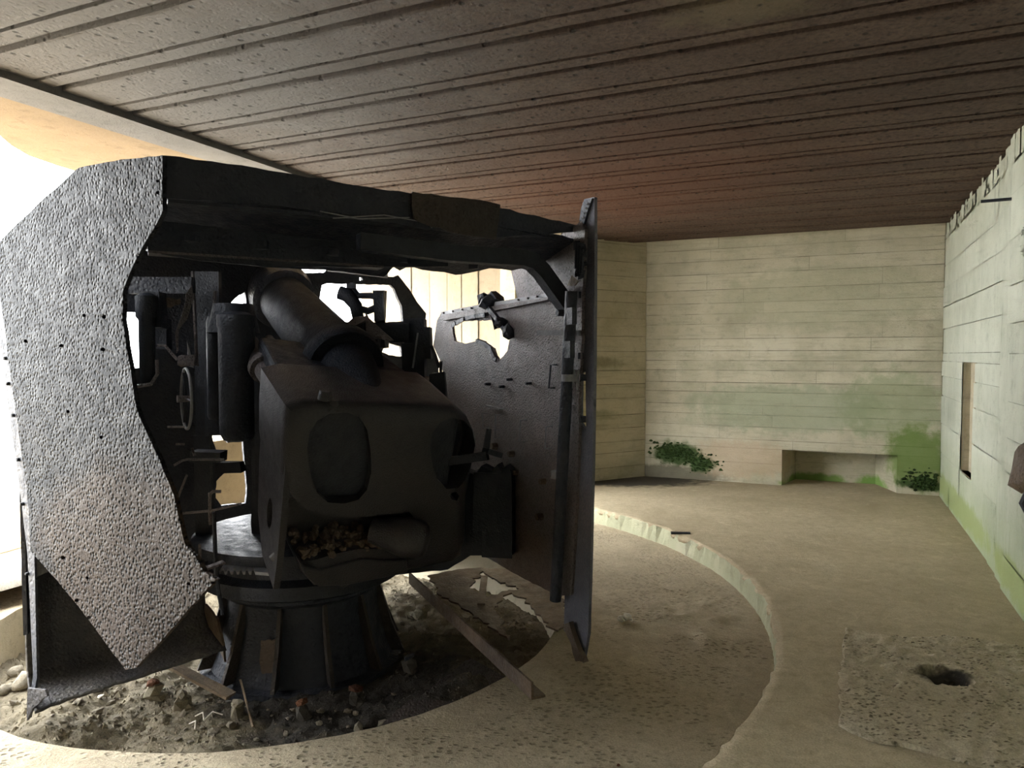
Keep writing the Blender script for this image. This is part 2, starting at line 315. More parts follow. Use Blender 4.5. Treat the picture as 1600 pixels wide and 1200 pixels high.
def torn(pts, step=0.05, amp=0.006, closed=True):
    """resample an outline so that its edge is ragged"""
    out = []; n = len(pts)
    for i in range(n if closed else n - 1):
        a = V(pts[i]); b = V(pts[(i + 1) % n]); k = max(1, int((b - a).length / step)); out.append(a)
        for j in range(1, k):
            p = a.lerp(b, j / k); out.append(p + V([random.uniform(-amp, amp) for _ in p]))
    if not closed: out.append(V(pts[-1]))
    return out
def inside(c, lp):
    r = False
    for a_, b_ in zip(lp, lp[1:] + lp[:1]):
        if (a_.y > c.y) != (b_.y > c.y) and c.x < (b_.x - a_.x) * (c.y - a_.y) / (b_.y - a_.y) + a_.x: r = not r
    return r
def sheet(name, outline, o, n, th, mat, parent=None, holes=(), grid=0.0, warp=0.0, rag=0.004, step=0.05, wscale=2.5, flip=False):
    """steel sheet of real thickness on the plane (o, n); outline and holes are lists of world points on it"""
    o = V(o); n = V(n).normalized(); ux = (UP.cross(n) if abs(n.z) < 0.95 else V((1, 0, 0))).normalized(); uy = n.cross(ux)
    to2 = lambda p: V(((V(p) - o).dot(ux), (V(p) - o).dot(uy)))
    loops = [torn([to2(p) for p in outline], step, rag)] + [torn([to2(p) for p in h], min(step, .03), rag) for h in holes]
    vs = []; es = []
    for lp in loops:
        k = len(vs); vs += lp; es += [(k + i, k + (i + 1) % len(lp)) for i in range(len(lp))]
    if grid:
        xs = [p.x for p in loops[0]]; ys = [p.y for p in loops[0]]
        x = min(xs) + grid / 2
        while x < max(xs):
            y = min(ys) + grid / 2
            while y < max(ys): vs.append(V((x + random.uniform(-.3, .3) * grid, y + random.uniform(-.3, .3) * grid))); y += grid
            x += grid
    rv, re, rf, _, _, _ = delaunay_2d_cdt(vs, es, [], 0, 1e-5)
    keep = []
    for f in rf:
        c = sum((V(rv[i]) for i in f), V((0, 0))) / len(f)
        if inside(c, loops[0]) and not any(inside(c, lp) for lp in loops[1:]): keep.append(f)
    rf = keep
    used = sorted({i for f in rf for i in f}); mp = {j: i for i, j in enumerate(used)}
    front = []
    for j in used:
        p = rv[j]; w = o + ux * p.x + uy * p.y
        front.append(w + n * (noise.noise(w * wscale) * warp))
    N = len(front); fs = [tuple(mp[i] for i in f) for f in rf]
    cnt = {}
    for f in fs:
        for a, b in zip(f, f[1:] + f[:1]): cnt[(a, b)] = cnt.get((a, b), 0) + 1
    bd = [(a, b) for (a, b) in cnt if (b, a) not in cnt]
    allf = fs + [tuple(i + N for i in reversed(f)) for f in fs] + [(b, a, a + N, b + N) for a, b in bd]
    return MB().add(front + [p - n * th for p in front], allf).build(name, mat, parent)
def px(pts, o, n): return [hit(x, y, o, n) for x, y in pts]
def circle_px(x, y, r, k=8): return [(x + r * math.cos(2 * math.pi * i / k), y + r * math.sin(2 * math.pi * i / k)) for i in range(k)]

def bool_cut(o, cutters, op='DIFFERENCE'):
    for c in cutters:
        md = o.modifiers.new('b', 'BOOLEAN'); md.object = c; md.operation = op; md.solver = 'EXACT'
    dg = bpy.context.evaluated_depsgraph_get(); dg.update()
    me = bpy.data.meshes.new_from_object(o.evaluated_get(dg)); o.modifiers.clear(); o.data = me
    for c in cutters: bpy.data.objects.remove(c)
    return o
# ------------------------------------------------------------------ room shell
def board_wall(name, a, b, h, mat, board=0.17, holes=(), z0=-0.02, th=0.35, relief=0.006, butt=1.9, ragged_top=0.0, vertical=False, joint=0.0055):
    """board-marked concrete wall from a to b (room on its left side seen from a to b is the FRONT = -local y); local x along, z up.
    Every board is a real band with its own depth and recessed joints."""
    a = V(a); b = V(b); L = (b - a).length; d = (b - a).normalized()
    xs_h = sorted({0.0, L} | {x for hx in holes for x in hx[:2]}); zs_h = sorted({z0, h} | {z for hx in holes for z in hx[2:]})
    def cuts(lo, hi, forced, step):
        out = [lo]; x = lo - (step * random.uniform(0, .8) if step > 1 else 0)
        while True:
            x += step * random.uniform(0.75, 1.3)
            if x > hi - step * 0.3: break
            if x > lo + .15: out.append(x)
        out.append(hi)
        for f_ in forced:
            if all(abs(f_ - o) > 0.02 for o in out): out.append(f_)
            else:
                for i, o in enumerate(out):
                    if abs(f_ - o) <= 0.02 and o not in (lo, hi): out[i] = f_
        return sorted(set(out))
    if vertical: rows = [z0, h]; rows = sorted(set(rows) | set(zs_h)); base_x = cuts(0, L, xs_h, board)
    else: rows = cuts(z0, h, zs_h, board)
    vs = []; fs = []; tint = []
    def quad(x0, x1, za, zb, y, t):
        k = len(vs); vs.extend([V((x0, y, za)), V((x1, y, za)), V((x1, y, zb)), V((x0, y, zb))]); fs.append((k, k + 1, k + 2, k + 3)); tint.append(t)
    J = joint
    for i in range(len(rows) - 1):
        za, zb = rows[i], rows[i + 1]
        xs = base_x if vertical else cuts(0, L, sorted({x for hx in holes if hx[2] < zb - .001 and hx[3] > za + .001 for x in hx[:2]}), butt)
        for j in range(len(xs) - 1):
            x0, x1 = xs[j], xs[j + 1]; cx, cz = (x0 + x1) / 2, (za + zb) / 2
            if any(hx[0] - 1e-4 <= cx <= hx[1] + 1e-4 and hx[2] - 1e-4 <= cz <= hx[3] + 1e-4 for hx in holes): continue
            y = random.uniform(-relief, relief); t = random.random()
            ja = J if not vertical else 0; jx = J if vertical else J * 0.5
            X0, X1, ZA, ZB = x0 + jx, x1 - jx, za + ja, zb - ja
            if ragged_top and i == len(rows) - 2:
                n = max(1, int((x1 - x0) / 0.07))
                for m in range(n):
                    xa = X0 + (X1 - X0) * m / n; xb = X0 + (X1 - X0) * (m + 1) / n
                    quad(xa, xb, ZA, zb - random.uniform(0, ragged_top), y - random.uniform(0, .02), t)
            else: quad(X0, X1, ZA, ZB, y, t)
            g = 0.014   # recessed joint, dirt in it
            quad(x0, x1, za, ZA, g, -1.0); quad(x0, x1, ZB, zb, g, -1.0); quad(x0, X0, za, zb, g, -1.0); quad(X1, x1, za, zb, g, -1.0)
    k = len(vs)
    for hx in holes:   # nothing behind the joints near holes; hole bodies are built separately
        pass
    me = bpy.data.meshes.new(name); me.from_pydata(vs, [], fs)
    at = me.attributes.new('tint', 'FLOAT', 'FACE'); at.data.foreach_set('value', tint)
    me.materials.append(mat)
    o = bpy.data.objects.new(name, me); C.objects.link(o)
    o.matrix_world = Matrix(((d.x, -d.y, 0, a.x), (d.y, d.x, 0, a.y), (0, 0, 1, 0), (0, 0, 0, 1)))
    # solid core behind the boards (leaves the openings free)
    bmv = []; bmf = []
    xs = xs_h; zs = zs_h
    for i in range(len(xs) - 1):
        for j in range(len(zs) - 1):
            cx, cz = (xs[i] + xs[i + 1]) / 2, (zs[j] + zs[j + 1]) / 2
            if any(hx[0] <= cx <= hx[1] and hx[2] <= cz <= hx[3] for hx in holes): continue
            xl = xs[i] - (0.3 if i == 0 else 0); xr = xs[i + 1] + (0.3 if i == len(xs) - 2 else 0)
            m = MB().box(((xl + xr) / 2, th / 2 + 0.015, cz), (xr - xl, th, zs[j + 1] - zs[j])); kk = len(bmv); bmv += m.v; bmf += [tuple(q + kk for q in f) for f in m.f]
    me2 = bpy.data.meshes.new(name + '_core'); 
    me2.from_pydata(vs + bmv, [], fs + [tuple(q + len(vs) for q in f) for f in bmf])
    at = me2.attributes.new('tint', 'FLOAT', 'FACE'); at.data.foreach_set('value', tint + [0.3] * len(bmf))
    me2.materials.append(mat); o.data = me2
    return struct(o)

LC = room(3.39, 0); RCp = room(0, 0)
KL = V((0.30, 8.75, 0)); KD = (KL - LC).normalized()
nB = -E2   # back wall normal towards the room
def along(x, y, a, d, n): p = hit(x, y, a, n); return (p - V(a)).dot(d), p.z
# back wall with the niche
dB = (RCp - LC).normalized()
n0 = along(1222, 703, LC, dB, nB); n1 = along(1402, 712, LC, dB, nB)
NX0, NX1, NZ = n0[0], n1[0], (n0[1] + n1[1]) / 2
wb = board_wall('wall_back', LC, RCp, CEIL + 0.05, M['wall_back'], holes=[(NX0, NX1, -0.02, NZ)], board=0.155)
ND = 0.55; nx0 = NX0 + 0.13; nx1 = NX1 - 0.20; nz = NZ - 0.02
m = MB()
m.add([(NX0, 0.015, -.02), (nx0, ND, -.02), (nx0, ND, nz), (NX0, 0.015, NZ)], [(0, 1, 2, 3)])
m.add([(NX1, 0.015, -.02), (NX1, 0.015, NZ), (nx1, ND, nz), (nx1, ND, -.02)], [(0, 1, 2, 3)])
m.add([(nx0, ND, -.02), (nx1, ND, -.02), (nx1, ND, nz), (nx0, ND, nz)], [(0, 1, 2, 3)])
m.add([(NX0, 0.015, NZ), (nx0, ND, nz), (nx1, ND, nz), (NX1, 0.015, NZ)], [(0, 1, 2, 3)])
niche = m.build('niche_lining', M['wall_back'], wb); niche.matrix_parent_inverse = Matrix(); 
# right wall with the tall slot; the near stretch stands slightly proud
def rw_s(x, y): p = hit(x, y, RCp, -E1); return -(p - RCp).dot(E2), p.z
s0 = rw_s(1504, 566); s1 = rw_s(1518, 752)
PIL = rw_s(1580, 600)[0]
dR = -E2
wr = board_wall('wall_right', RCp, RCp + dR * PIL, CEIL + 0.04, M['wall_right'], board=0.26, holes=[(s0[0], s1[0], s1[1], s0[1])], ragged_top=0.22, butt=1.3, joint=0.004)
m = MB(); A0, A1, Z0, Z1 = s0[0], s1[0], s1[1], s0[1]
m.add([(A0, .009, Z0), (A0, .07, Z0), (A0, .07, Z1), (A0, .009, Z1), (A1, .009, Z0), (A1, .07, Z0), (A1, .07, Z1), (A1, .009, Z1)],
      [(0, 1, 2, 3), (4, 7, 6, 5), (1, 5, 6, 2), (3, 2, 6, 7), (0, 4, 5, 1)])
slot = m.build('slot_lining', M['wall_left'], wr); slot.matrix_parent_inverse = Matrix()
wr2 = board_wall('trim_1', RCp + dR * PIL - E1 * 0.03, RCp + dR * 11.2 - E1 * 0.03, CEIL + 0.04, M['wall_right'], board=0.26, ragged_top=0.08, butt=1.5, joint=0.004)
# left return wall behind the gun, then the embrasure cheek with upright board marks
wl = board_wall('wall_left', KL, LC, CEIL + 0.05, M['wall_left'], board=0.19)
CH = KL + V((-0.90, 0.43, 0)).normalized() * 2.3
wc = board_wall('wall_embrasure_far', CH, KL, CEIL + 0.05, M['cheek'], board=0.24, vertical=True, relief=0.01)
NJ = room(5.0, 8.5); NC = NJ + V((-0.97, -0.10, 0)).normalized() * 2.5
board_wall('wall_embrasure_near', NJ, NC, CEIL + 0.05, M['cheek'], board=0.24, vertical=True)
board_wall('wall_front', room(5.0, 11.2), NJ, CEIL + 0.05, M['plain'])
board_wall('wall_rear', room(0, 11.2), room(5.0, 11.2), CEIL + 0.05, M['plain'])

# ceiling: concrete slab with steel planks, beam along the embrasure
sl = MB()
def slab(pq, z0, z1):
    n = len(pq); vs = [room(p, q, z0) for p, q in pq] + [room(p, q, z1) for p, q in pq]
    return vs, [tuple(reversed(range(n))), tuple(range(n, 2 * n))] + [(i, (i + 1) % n, (i + 1) % n + n, i + n) for i in range(n)]
sl.add(*slab([(-0.6, -0.8), (5.1, -0.8), (5.1, 11.8), (-0.6, 11.8)], CEIL + 0.035, CEIL + 0.5))
ceiling = struct(sl.build('ceiling', M['plank']))
PER = 0.445; q = 6.885 - PER * 15; gapw = 0.165
k = 0
while q < 11.2:
    qa, qb = q + gapw / 2, q + PER - gapw / 2
    if qb > 0.0:
        qa = max(qa, 0.0)
        L0, L1 = -0.08 if qa > 0.1 else 0.0, 5.02
        nseg = 24; vs = []; fs = []
        for i in range(nseg + 1):
            p = L0 + (L1 - L0) * i / nseg
            w0 = random.uniform(-.005, .005); w1 = random.uniform(-.005, .005)
            if k == 0: pass
            dz = random.uniform(-.003, .003)
            for (qq, zz) in ((qa + w0, CEIL + .004), (qa + w0 + .012, CEIL + dz), (qb + w1 - .012, CEIL + dz), (qb + w1, CEIL + .004), (qb + w1, CEIL + .05), (qa + w0, CEIL + .05)):
                vs.append(room(p, qq, zz))
        for i in range(nseg):
            for j in range(6): fs.append((i * 6 + j, i * 6 + (j + 1) % 6, (i + 1) * 6 + (j + 1) % 6, (i + 1) * 6 + j))
        fs += [tuple(range(6)), tuple(nseg * 6 + j for j in reversed(range(6)))]
        MB().add(vs, fs).build('steel_plank', M['plank'], ceiling)
    # narrow infill strip between two planks, with an open groove on both sides
    ga, gb = q - gapw / 2 + 0.050, q + gapw / 2 - 0.026
    if ga > 0.03:
        vs = []; fs = []; nseg = 16
        for i in range(nseg + 1):
            p = -0.08 + 5.1 * i / nseg; w0 = random.uniform(-.003, .003)
            vs += [room(p, ga + w0, CEIL + .003), room(p, gb + w0, CEIL + .003), room(p, gb, CEIL + .05), room(p, ga, CEIL + .05)]
        for i in range(nseg):
            for j in range(4): fs.append((i * 4 + j, i * 4 + (j + 1) % 4, (i + 1) * 4 + (j + 1) % 4, (i + 1) * 4 + j))
        fs += [(0, 1, 2, 3), tuple(nseg * 4 + j for j in (3, 2, 1, 0))]
        MB().add(vs, fs).build('infill_strip', M['plank'], ceiling)
    q += PER; k += 1
M['beam'] = concrete('grey_lintel', (0.19, 0.18, 0.17), (0.23, 0.22, 0.21), (0.28, 0.265, 0.25), bump_amt=0.8)
struct(MB().add(*slab([(4.99, -0.6), (5.29, -0.6), (5.29, 11.2), (4.99, 11.2)], CEIL - 0.035, CEIL + 0.3)).build('ceiling_beam', M['beam']))
arc = [(5.28, 10.6), (5.28, 7.25), (5.5, 7.0), (5.75, 6.78), (5.95, 6.61), (6.05, 6.5), (6.22, 6.32), (6.37, 6.11), (6.45, 5.85), (6.48, 5.7), (6.55, 5.2), (6.6, 4.4), (6.65, 3.0), (6.7, 1.0), (6.7, -1.2), (5.28, -1.2)]
struct(MB().add(*slab(arc, CEIL - 0.028, CEIL + 0.6)).build('ceiling_embrasure_soffit', M['roof_out']))

# floors
def ring_pt(c, r, t, z): return V((c.x + r * math.cos(t), c.y + r * math.sin(t), z))
N = 420
jag = [0.012 * random.uniform(-1, 1) + 0.02 * noise.noise(V((i * 0.13, 3.1, 0))) + 0.05 * max(0, noise.noise(V((i * 0.31, 8.1, 0))) - .25) for i in range(N)]
vs = []; fs = []
radii = [0, 0.05, 0.25, 0.6, 1.1, 1.8, 2.8, 4.2, 6.5]
for i in range(N):
    t = 2 * math.pi * i / N
    for j, r in enumerate(radii):
        p = ring_pt(RING, RING_R + r + (jag[i] if j < 2 else 0), t, 0)
        p.z = -0.012 * abs(jag[i]) / 0.03 if j == 0 else 0.006 * noise.noise(p * 1.5)
        vs.append(p)
nr = len(radii)
for i in range(N):
    for j in range(nr - 1): fs.append((i * nr + j, ((i + 1) % N) * nr + j, ((i + 1) % N) * nr + j + 1, i * nr + j + 1))
fl_main = struct(MB().add(vs, fs).build('floor', M['floor'], smooth=True))
# step face
vs = []; fs = []
for i in range(N):
    t = 2 * math.pi * i / N; a = vs.append
    vs.append(ring_pt(RING, RING_R + jag[i], t, -0.012 * abs(jag[i]) / 0.03)); vs.append(ring_pt(RING, RING_R + jag[i] * 0.6 + 0.005 * random.uniform(-1, 1), t, -0.035)); vs.append(ring_pt(RING, RING_R - 0.01, t, LOW - 0.03))
for i in range(N):
    for j in range(2): fs.append((i * 3 + j, i * 3 + j + 1, ((i + 1) % N) * 3 + j + 1, ((i + 1) % N) * 3 + j))
struct(MB().add(vs, fs).build('floor_step', M['step'], fl_main))
# lower ring floor between step and pit
NA, NR = 460, 84; vs = []; fs = []
for i in range(NA):
    t = 2 * math.pi * i / NA; d = V((math.cos(t), math.sin(t), 0))
    oc = PIT - RING; bq = oc.dot(d); far = -bq + math.sqrt(bq * bq - oc.length_squared + RING_R ** 2) + 0.03
    for j in range(NR):
        r = PIT_R + (far - PIT_R) * j / (NR - 1); p = PIT + d * r
        roughness = max(0.0, 1 - ((p.x - 1.2) / 0.42) ** 2 - ((p.y - 4.75) / 0.9) ** 2)
        z = LOW + 0.006 * noise.noise(p * 2.0) + 0.004 * noise.noise(p * 7)
        z += 0.010 * max(0, noise.noise(p * 9 + V((1, 5, 2))) - .3) + roughness * 0.05 * max(0, noise.noise(p * 5.5 + V((4, 2, 0))) + 0.5 * noise.noise(p * 13)) 
        vs.append(V((p.x, p.y, z)))
for i in range(NA):
    for j in range(NR - 1): fs.append((i * NR + j, ((i + 1) % NA) * NR + j, ((i + 1) % NA) * NR + j + 1, i * NR + j + 1))
lowf = struct(MB().add(vs, fs).build('floor_lower_ring', M['low'], smooth=True))
# pit wall and pit bed
vs = []; fs = []
for i in range(NA):
    t = 2 * math.pi * i / NA
    vs.append(ring_pt(PIT, PIT_R, t, vs and LOW or LOW)); vs[-1].z = lowf.data.vertices[i * NR].co.z
    vs.append(ring_pt(PIT, PIT_R + 0.01 * noise.noise(V((i * .3, 0, 0))), t, -0.3)); vs.append(ring_pt(PIT, PIT_R - 0.01, t, PIT_Z - 0.1))
for i in range(NA):
    for j in range(2): fs.append((i * 3 + j, i * 3 + j + 1, ((i + 1) % NA) * 3 + j + 1, ((i + 1) % NA) * 3 + j))
struct(MB().add(vs, fs).build('pit_wall', M['pitwall'], lowf))
def bed_z(p):
    r = (p - PIT).length
    heap = 0.10 * max(0, 1 - (r - 1.25) ** 2 / 0.35) * (0.5 + noise.noise(p * 1.7 + V((9, 1, 0))))
    return PIT_Z + max(0, heap) + 0.04 * noise.noise(p * 4.0) + 0.024 * noise.noise(p * 13) + 0.014 * noise.noise(p * 31)
vs = []; fs = []; G = 200; w = 2 * PIT_R + 0.1
for i in range(G):
    for j in range(G):
        p = V((PIT.x - w / 2 + w * i / (G - 1), PIT.y - w / 2 + w * j / (G - 1), 0)); rr = (p - PIT).length
        if rr > PIT_R + 0.03: p = PIT + (p - PIT) * ((PIT_R + 0.03) / rr)
        p.z = bed_z(V((p.x, p.y, 0))); vs.append(p)
for i in range(G - 1):
    for j in range(G - 1): fs.append((i * G + j, (i + 1) * G + j, (i + 1) * G + j + 1, i * G + j + 1))
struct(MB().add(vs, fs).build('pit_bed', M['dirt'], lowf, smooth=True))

# embrasure sill and the ground outside
vs = []; fs = []; NS = 60; SR = 2.5
for i in range(NS + 1):
    t = math.radians(125 + (252 - 125) * i / NS); jr = 0.02 * noise.noise(V((i * .4, 7, 0)))
    vs += [ring_pt(PIT, SR + jr, t, LOW - 0.03), ring_pt(PIT, SR + jr, t, 0.07), ring_pt(PIT, SR + 0.05 + jr, t, 0.10), ring_pt(PIT, SR + 2.0, t, 0.10), ring_pt(PIT, SR + 2.0, t, -0.2)]
for i in range(NS):
    for j in range(4): fs.append((i * 5 + j, i * 5 + j + 1, (i + 1) * 5 + j + 1, (i + 1) * 5 + j))
struct(MB().add(vs, fs).build('embrasure_sill', M['sillface']))
struct(MB().add(*slab([(6.4, -1.5), (7.4, -1.5), (7.4, 4.7), (6.5, 4.7)], -0.2, 0.78)).build('embrasure_block', M['sillface']))
g = MB(); vs = []; fs = []; GN = 40
for i in range(GN):
    for j in range(GN):
        p = room(6.3 + 90 * (i / (GN - 1)) ** 2, -55 + 120 * j / (GN - 1)); p.z = 0.08 - 0.02 * (i / (GN - 1)) ** 2 * 90 * 0.4 + (0.05 * noise.noise(p * .5) if i else -0.1); vs.append(p)
for i in range(GN - 1):
    for j in range(GN - 1): fs.append((i * GN + j, (i + 1) * GN + j, (i + 1) * GN + j + 1, i * GN + j + 1))
struct(g.add(vs, fs).build('ground_outside', M['ground'], smooth=True))
# the broken hole in the floor
hc = atz(1476, 1060, 0); hv = [V((hc.x + 0.17 * math.cos(t), hc.y + 0.14 * math.sin(t), 0)) for t in (2 * math.pi * i / 20 for i in range(20))]
cutter = MB().add([p + UP * .1 for p in hv] + [p - UP * .2 for p in hv], [tuple(range(20)), tuple(reversed(range(20, 40)))] + [(i, (i + 1) % 20, (i + 1) % 20 + 20, i + 20) for i in range(20)]).build('cutter', M['floor'])
md_ = fl_main.modifiers.new('solid', 'SOLIDIFY'); md_.thickness = 0.05; md_.offset = -1 if fl_main.data.polygons[0].normal.z > 0 else 1
dg = bpy.context.evaluated_depsgraph_get(); fl_main_me = bpy.data.meshes.new_from_object(fl_main.evaluated_get(dg)); fl_main.modifiers.clear(); fl_main.data = fl_main_me
bool_cut(fl_main, [cutter])
# rough floor patch with exposed aggregate and a broken hole
pat = [atz(x, y, 0) for x, y in [(1320, 985), (1420, 998), (1500, 997), (1600, 1013), (1760, 1050), (1760, 1230), (1600, 1215), (1490, 1190), (1350, 1155), (1310, 1135), (1312, 1060)]]
hole_c = atz(1476, 1060, 0)
ux2 = [V((p.x, p.y)) for p in torn(pat, 0.06, 0.012)]
es = [(i, (i + 1) % len(ux2)) for i in range(len(ux2))]; pts2 = list(ux2)
x0, x1 = min(p.x for p in ux2), max(p.x for p in ux2); y0, y1 = min(p.y for p in ux2), max(p.y for p in ux2)
yy = y0
while yy < y1:
    xx = x0
    while xx < x1: pts2.append(V((xx + random.uniform(-.004, .004), yy + random.uniform(-.004, .004)))); xx += 0.013
    yy += 0.013
rv, re, rf, _, _, _ = delaunay_2d_cdt(pts2, es, [], 0, 1e-6)
rf = [f for f in rf if inside(sum((V(rv[i]) for i in f), V((0, 0))) / len(f), ux2)]
nb_ = len(ux2); pv = []
for i, p in enumerate(rv):
    q3 = V((p.x, p.y, 0)); z = 0.012 + 0.012 * noise.noise(q3 * 20) + 0.010 * abs(noise.noise(q3 * 42))
    if i < nb_: z = 0.002
    dv = V(((p.x - hole_c.x) / 0.13, (p.y - hole_c.y) / 0.10)).length + 0.35 * noise.noise(q3 * 14)
    if dv < 1: z = -0.12 * (1 - max(0, dv) ** 2) + 0.02 * noise.noise(q3 * 35)
    pv.append(V((p.x, p.y, z)))
fp = MB().add(pv, [tuple(f) for f in rf]).build('floor_patch', M['patch'], fl_main, smooth=True)

# ------------------------------------------------------------------ the armoured gun shield (open towards the camera)
shield = thing('gun_shield', 'dark rusted steel gun shield open at the back, its torn plates around the gun', 'gun shield', (-1.1, 4.3, LOW))
A = V((-1.51, 3.16, 0)); LD = V((-0.866, 0.5, 0)); LN = V((-0.5, -0.866, 0)); F = A + LD * 1.309
P0 = V((0.30, 4.2, 0)); RD = V((-0.438, 0.899, 0)).normalized(); RN = V((-RD.y, RD.x, 0))       # right plate; RN points to its inner side
FR = V((-0.62, 5.62, 0)); FD = (FR - F).normalized(); FN = V((FD.y, -FD.x, 0)); FO = F - FN * 0.95                   # front plate; FN points back towards the breech
# left plate
lp = px([(256, 243), (190, 249), (125, 262), (117, 267), (60, 318), (0, 377), (-14, 390), (4, 500), (16, 580), (30, 680), (44, 790), (50, 860), (90, 905), (150, 985), (197, 1046), (214, 1043), (265, 985), (337, 906), (318, 893), (305, 868), (290, 850), (272, 775), (240, 700), (215, 640), (200, 560), (191, 500), (192, 455), (203, 425), (222, 385), (254, 330)], A, LN)
hl = [px(circle_px(x, y, r), A, LN) for x, y, r in [(132, 493, 3), (163, 495, 3.6), (161, 546, 3.4), (40, 533, 3), (97, 540, 3), (247, 283, 2.5), (247, 301, 3), (107, 643, 3), (160, 683, 3), (100, 871, 3.2), (120, 938, 3.2), (138, 965, 3), (136, 903, 2.5), (333, 911, 3), (295, 912, 3)]]
sheet('left_plate', lp, A, LN, 0.022, M['plate'], shield, hl, grid=0.05, warp=0.012, rag=0.003)
# narrow corner strip with rivets, folded forwards along the left edge
SD = V((-0.80, 0.60, 0)); SN = V((-0.60, -0.80, 0))
cs = [p + LN * -0.024 for p in px([(-14, 400), (12, 540), (30, 680), (46, 800), (50, 870), (52, 1090), (42, 1122), (44, 1000), (40, 850), (22, 650), (6, 540)], A, LN)]
st = MB(); top = [(-14, 395), (4, 500), (16, 580), (30, 680), (44, 790), (50, 870), (52, 960), (54, 1060), (42, 1124)]
vs = []; fs = []
for i, (x, y) in enumerate(top):
    b = hit(x, y, A, LN) - LN * 0.024
    wdt = (0.10, 0.12, 0.13, 0.13, 0.12, 0.09, 0.07, 0.05, 0.02)[i]
    c = b + SD * wdt; vs += [b, c, c - SN * -0.012, b - SN * -0.012]
for i in range(len(top) - 1):
    for j in range(4): fs.append((i * 4 + j, i * 4 + (j + 1) % 4, i * 4 + 4 + (j + 1) % 4, i * 4 + 4 + j))
fs += [(0, 1, 2, 3), tuple(len(vs) - 4 + k for k in (3, 2, 1, 0))]
strip = st.add(vs, fs).build('corner_strip', M['steel'], shield)
for (x, y) in [(10, 560), (14, 600), (22, 650), (30, 720), (36, 790), (44, 900)]:
    c = hit(x + 2, y, A, LN) - LN * 0.03; c = c + SD * 0.05
    MB().cyl(c + SN * 0.01, c + SN * 0.03, 0.011, 0.008, 8).build('rivet', M['plate'], strip)
# roof: fascia along the open back edge, sloping roof plate, cross beams
P1 = V((0.44, 4.17, 0)); WD = (P1 - A).normalized(); WN = V((WD.y, -WD.x, 0))
fas = px([(256, 243), (330, 252), (400, 262), (520, 283), (640, 302), (770, 322), (850, 340), (922, 355), (903, 362), (775, 371), (640, 353), (520, 332), (400, 318), (258, 310)], A, WN)
sheet('roof_fascia', fas, A, WN, 0.02, M['steel'], shield, grid=0.12, warp=0.006, rag=0.004)
z_l = hit(256, 246, A, WN); z_r = hit(915, 356, A, WN); zf = F + UP * 2.24
RFN = (z_r - z_l).cross(zf - z_l).normalized()
if RFN.z > 0: RFN = -RFN
def onroof(D, L):  # point of the roof plane above plan position
    p = V((L, D, 0)); p.z = z_l.z - ((p - z_l).x * RFN.x + (p - z_l).y * RFN.y) / RFN.z; return p
ro = [z_l + WN * -.01, z_r + WN * -.01] + px([(903, 372), (830, 396), (800, 405), (765, 402), (735, 411), (712, 416), (695, 412), (660, 410), (640, 405), (625, 413), (615, 408), (600, 424)], z_l, RFN) + px([(520, 420), (415, 417), (300, 404), (190, 392)], z_l, RFN)
ro = [p for p in ro]
sheet('roof_plate', ro, z_l, RFN, 0.018, M['steel'], shield, grid=0.10, warp=0.01, rag=0.008)
# the roof goes on to the front plate, leaving a slit above the barrel
def roof_front(x0, x1):
    e = lambda x: 392 + (x - 190) * .112
    a, b = hit(x0, e(x0), z_l, RFN), hit(x1, e(x1), z_l, RFN)
    t = lambda x: (384 + (x - 190) * .13) if x < 420 else 422
    c, d = hit(x1, t(x1), FO, FN), hit(x0, t(x0), FO, FN); n_ = (b - a).cross(d - a).normalized()
    vs = [a, b, c, d]; up_ = UP * .016
    MB().add([p for p in vs] + [p + up_ for p in vs], [(0, 1, 2, 3), (7, 6, 5, 4), (0, 4, 5, 1), (1, 5, 6, 2), (2, 6, 7, 3), (3, 7, 4, 0)]).build('roof_front_plate', M['steel'], shield)
roof_front(70, 413); roof_front(511, 606)
# angle iron under the fascia
a0 = hit(262, 313, A, WN) - WN * 0.05; a1 = hit(880, 371, A, WN) - WN * 0.05
MB().bar(a0, a1, 0.10, 0.014).build('fascia_flange', M['steel'], shield)
BO = A - WN * 0.42
cb = px([(230, 343), (300, 350), (400, 362), (520, 376), (640, 388), (700, 394), (700, 416), (640, 417), (415, 417), (300, 405), (231, 393)], BO, WN)
sheet('cross_beam', cb, BO, WN, 0.03, M['steel'], shield, rag=0.003)
c0 = hit(232, 393, BO, WN); c1 = hit(600, 417, BO, WN)
MB().bar(c0 - WN * .06, c1 - WN * .06, 0.12, 0.012).build('beam_flange', M['plate_in'], shield)
CO = A - WN * 0.22
for k in range(5):
    x = 300 + k * 110; c = hit(x, 372 + k * 11, CO, WN)
    MB().box(c, (0.05, 0.05, 0.035), jit=.004).build('bracket', M['steel'], shield)
# broken plate hanging on the fascia and a torn tear beside it
bp = [p + WN * 0.03 for p in px([(640, 302), (700, 310), (760, 318), (776, 322), (775, 345), (771, 376), (735, 370), (700, 364), (684, 357), (672, 356), (650, 348), (642, 343)], A, WN)]
sheet('patch_plate', bp, A + WN * .03, WN, 0.014, M['darkrust'], shield, grid=.05, warp=.03, rag=.005)
m = MB()
for pth in [[(500, 330), (560, 342), (640, 340)], [(520, 341), (600, 336), (690, 352)], [(675, 356), (655, 333), (645, 318)]]:
    m.tube([hit(x, y, A + WN * .02, WN) for x, y in pth], 0.003, 5)
m.build('hanging_wire', M['edge'], shield)
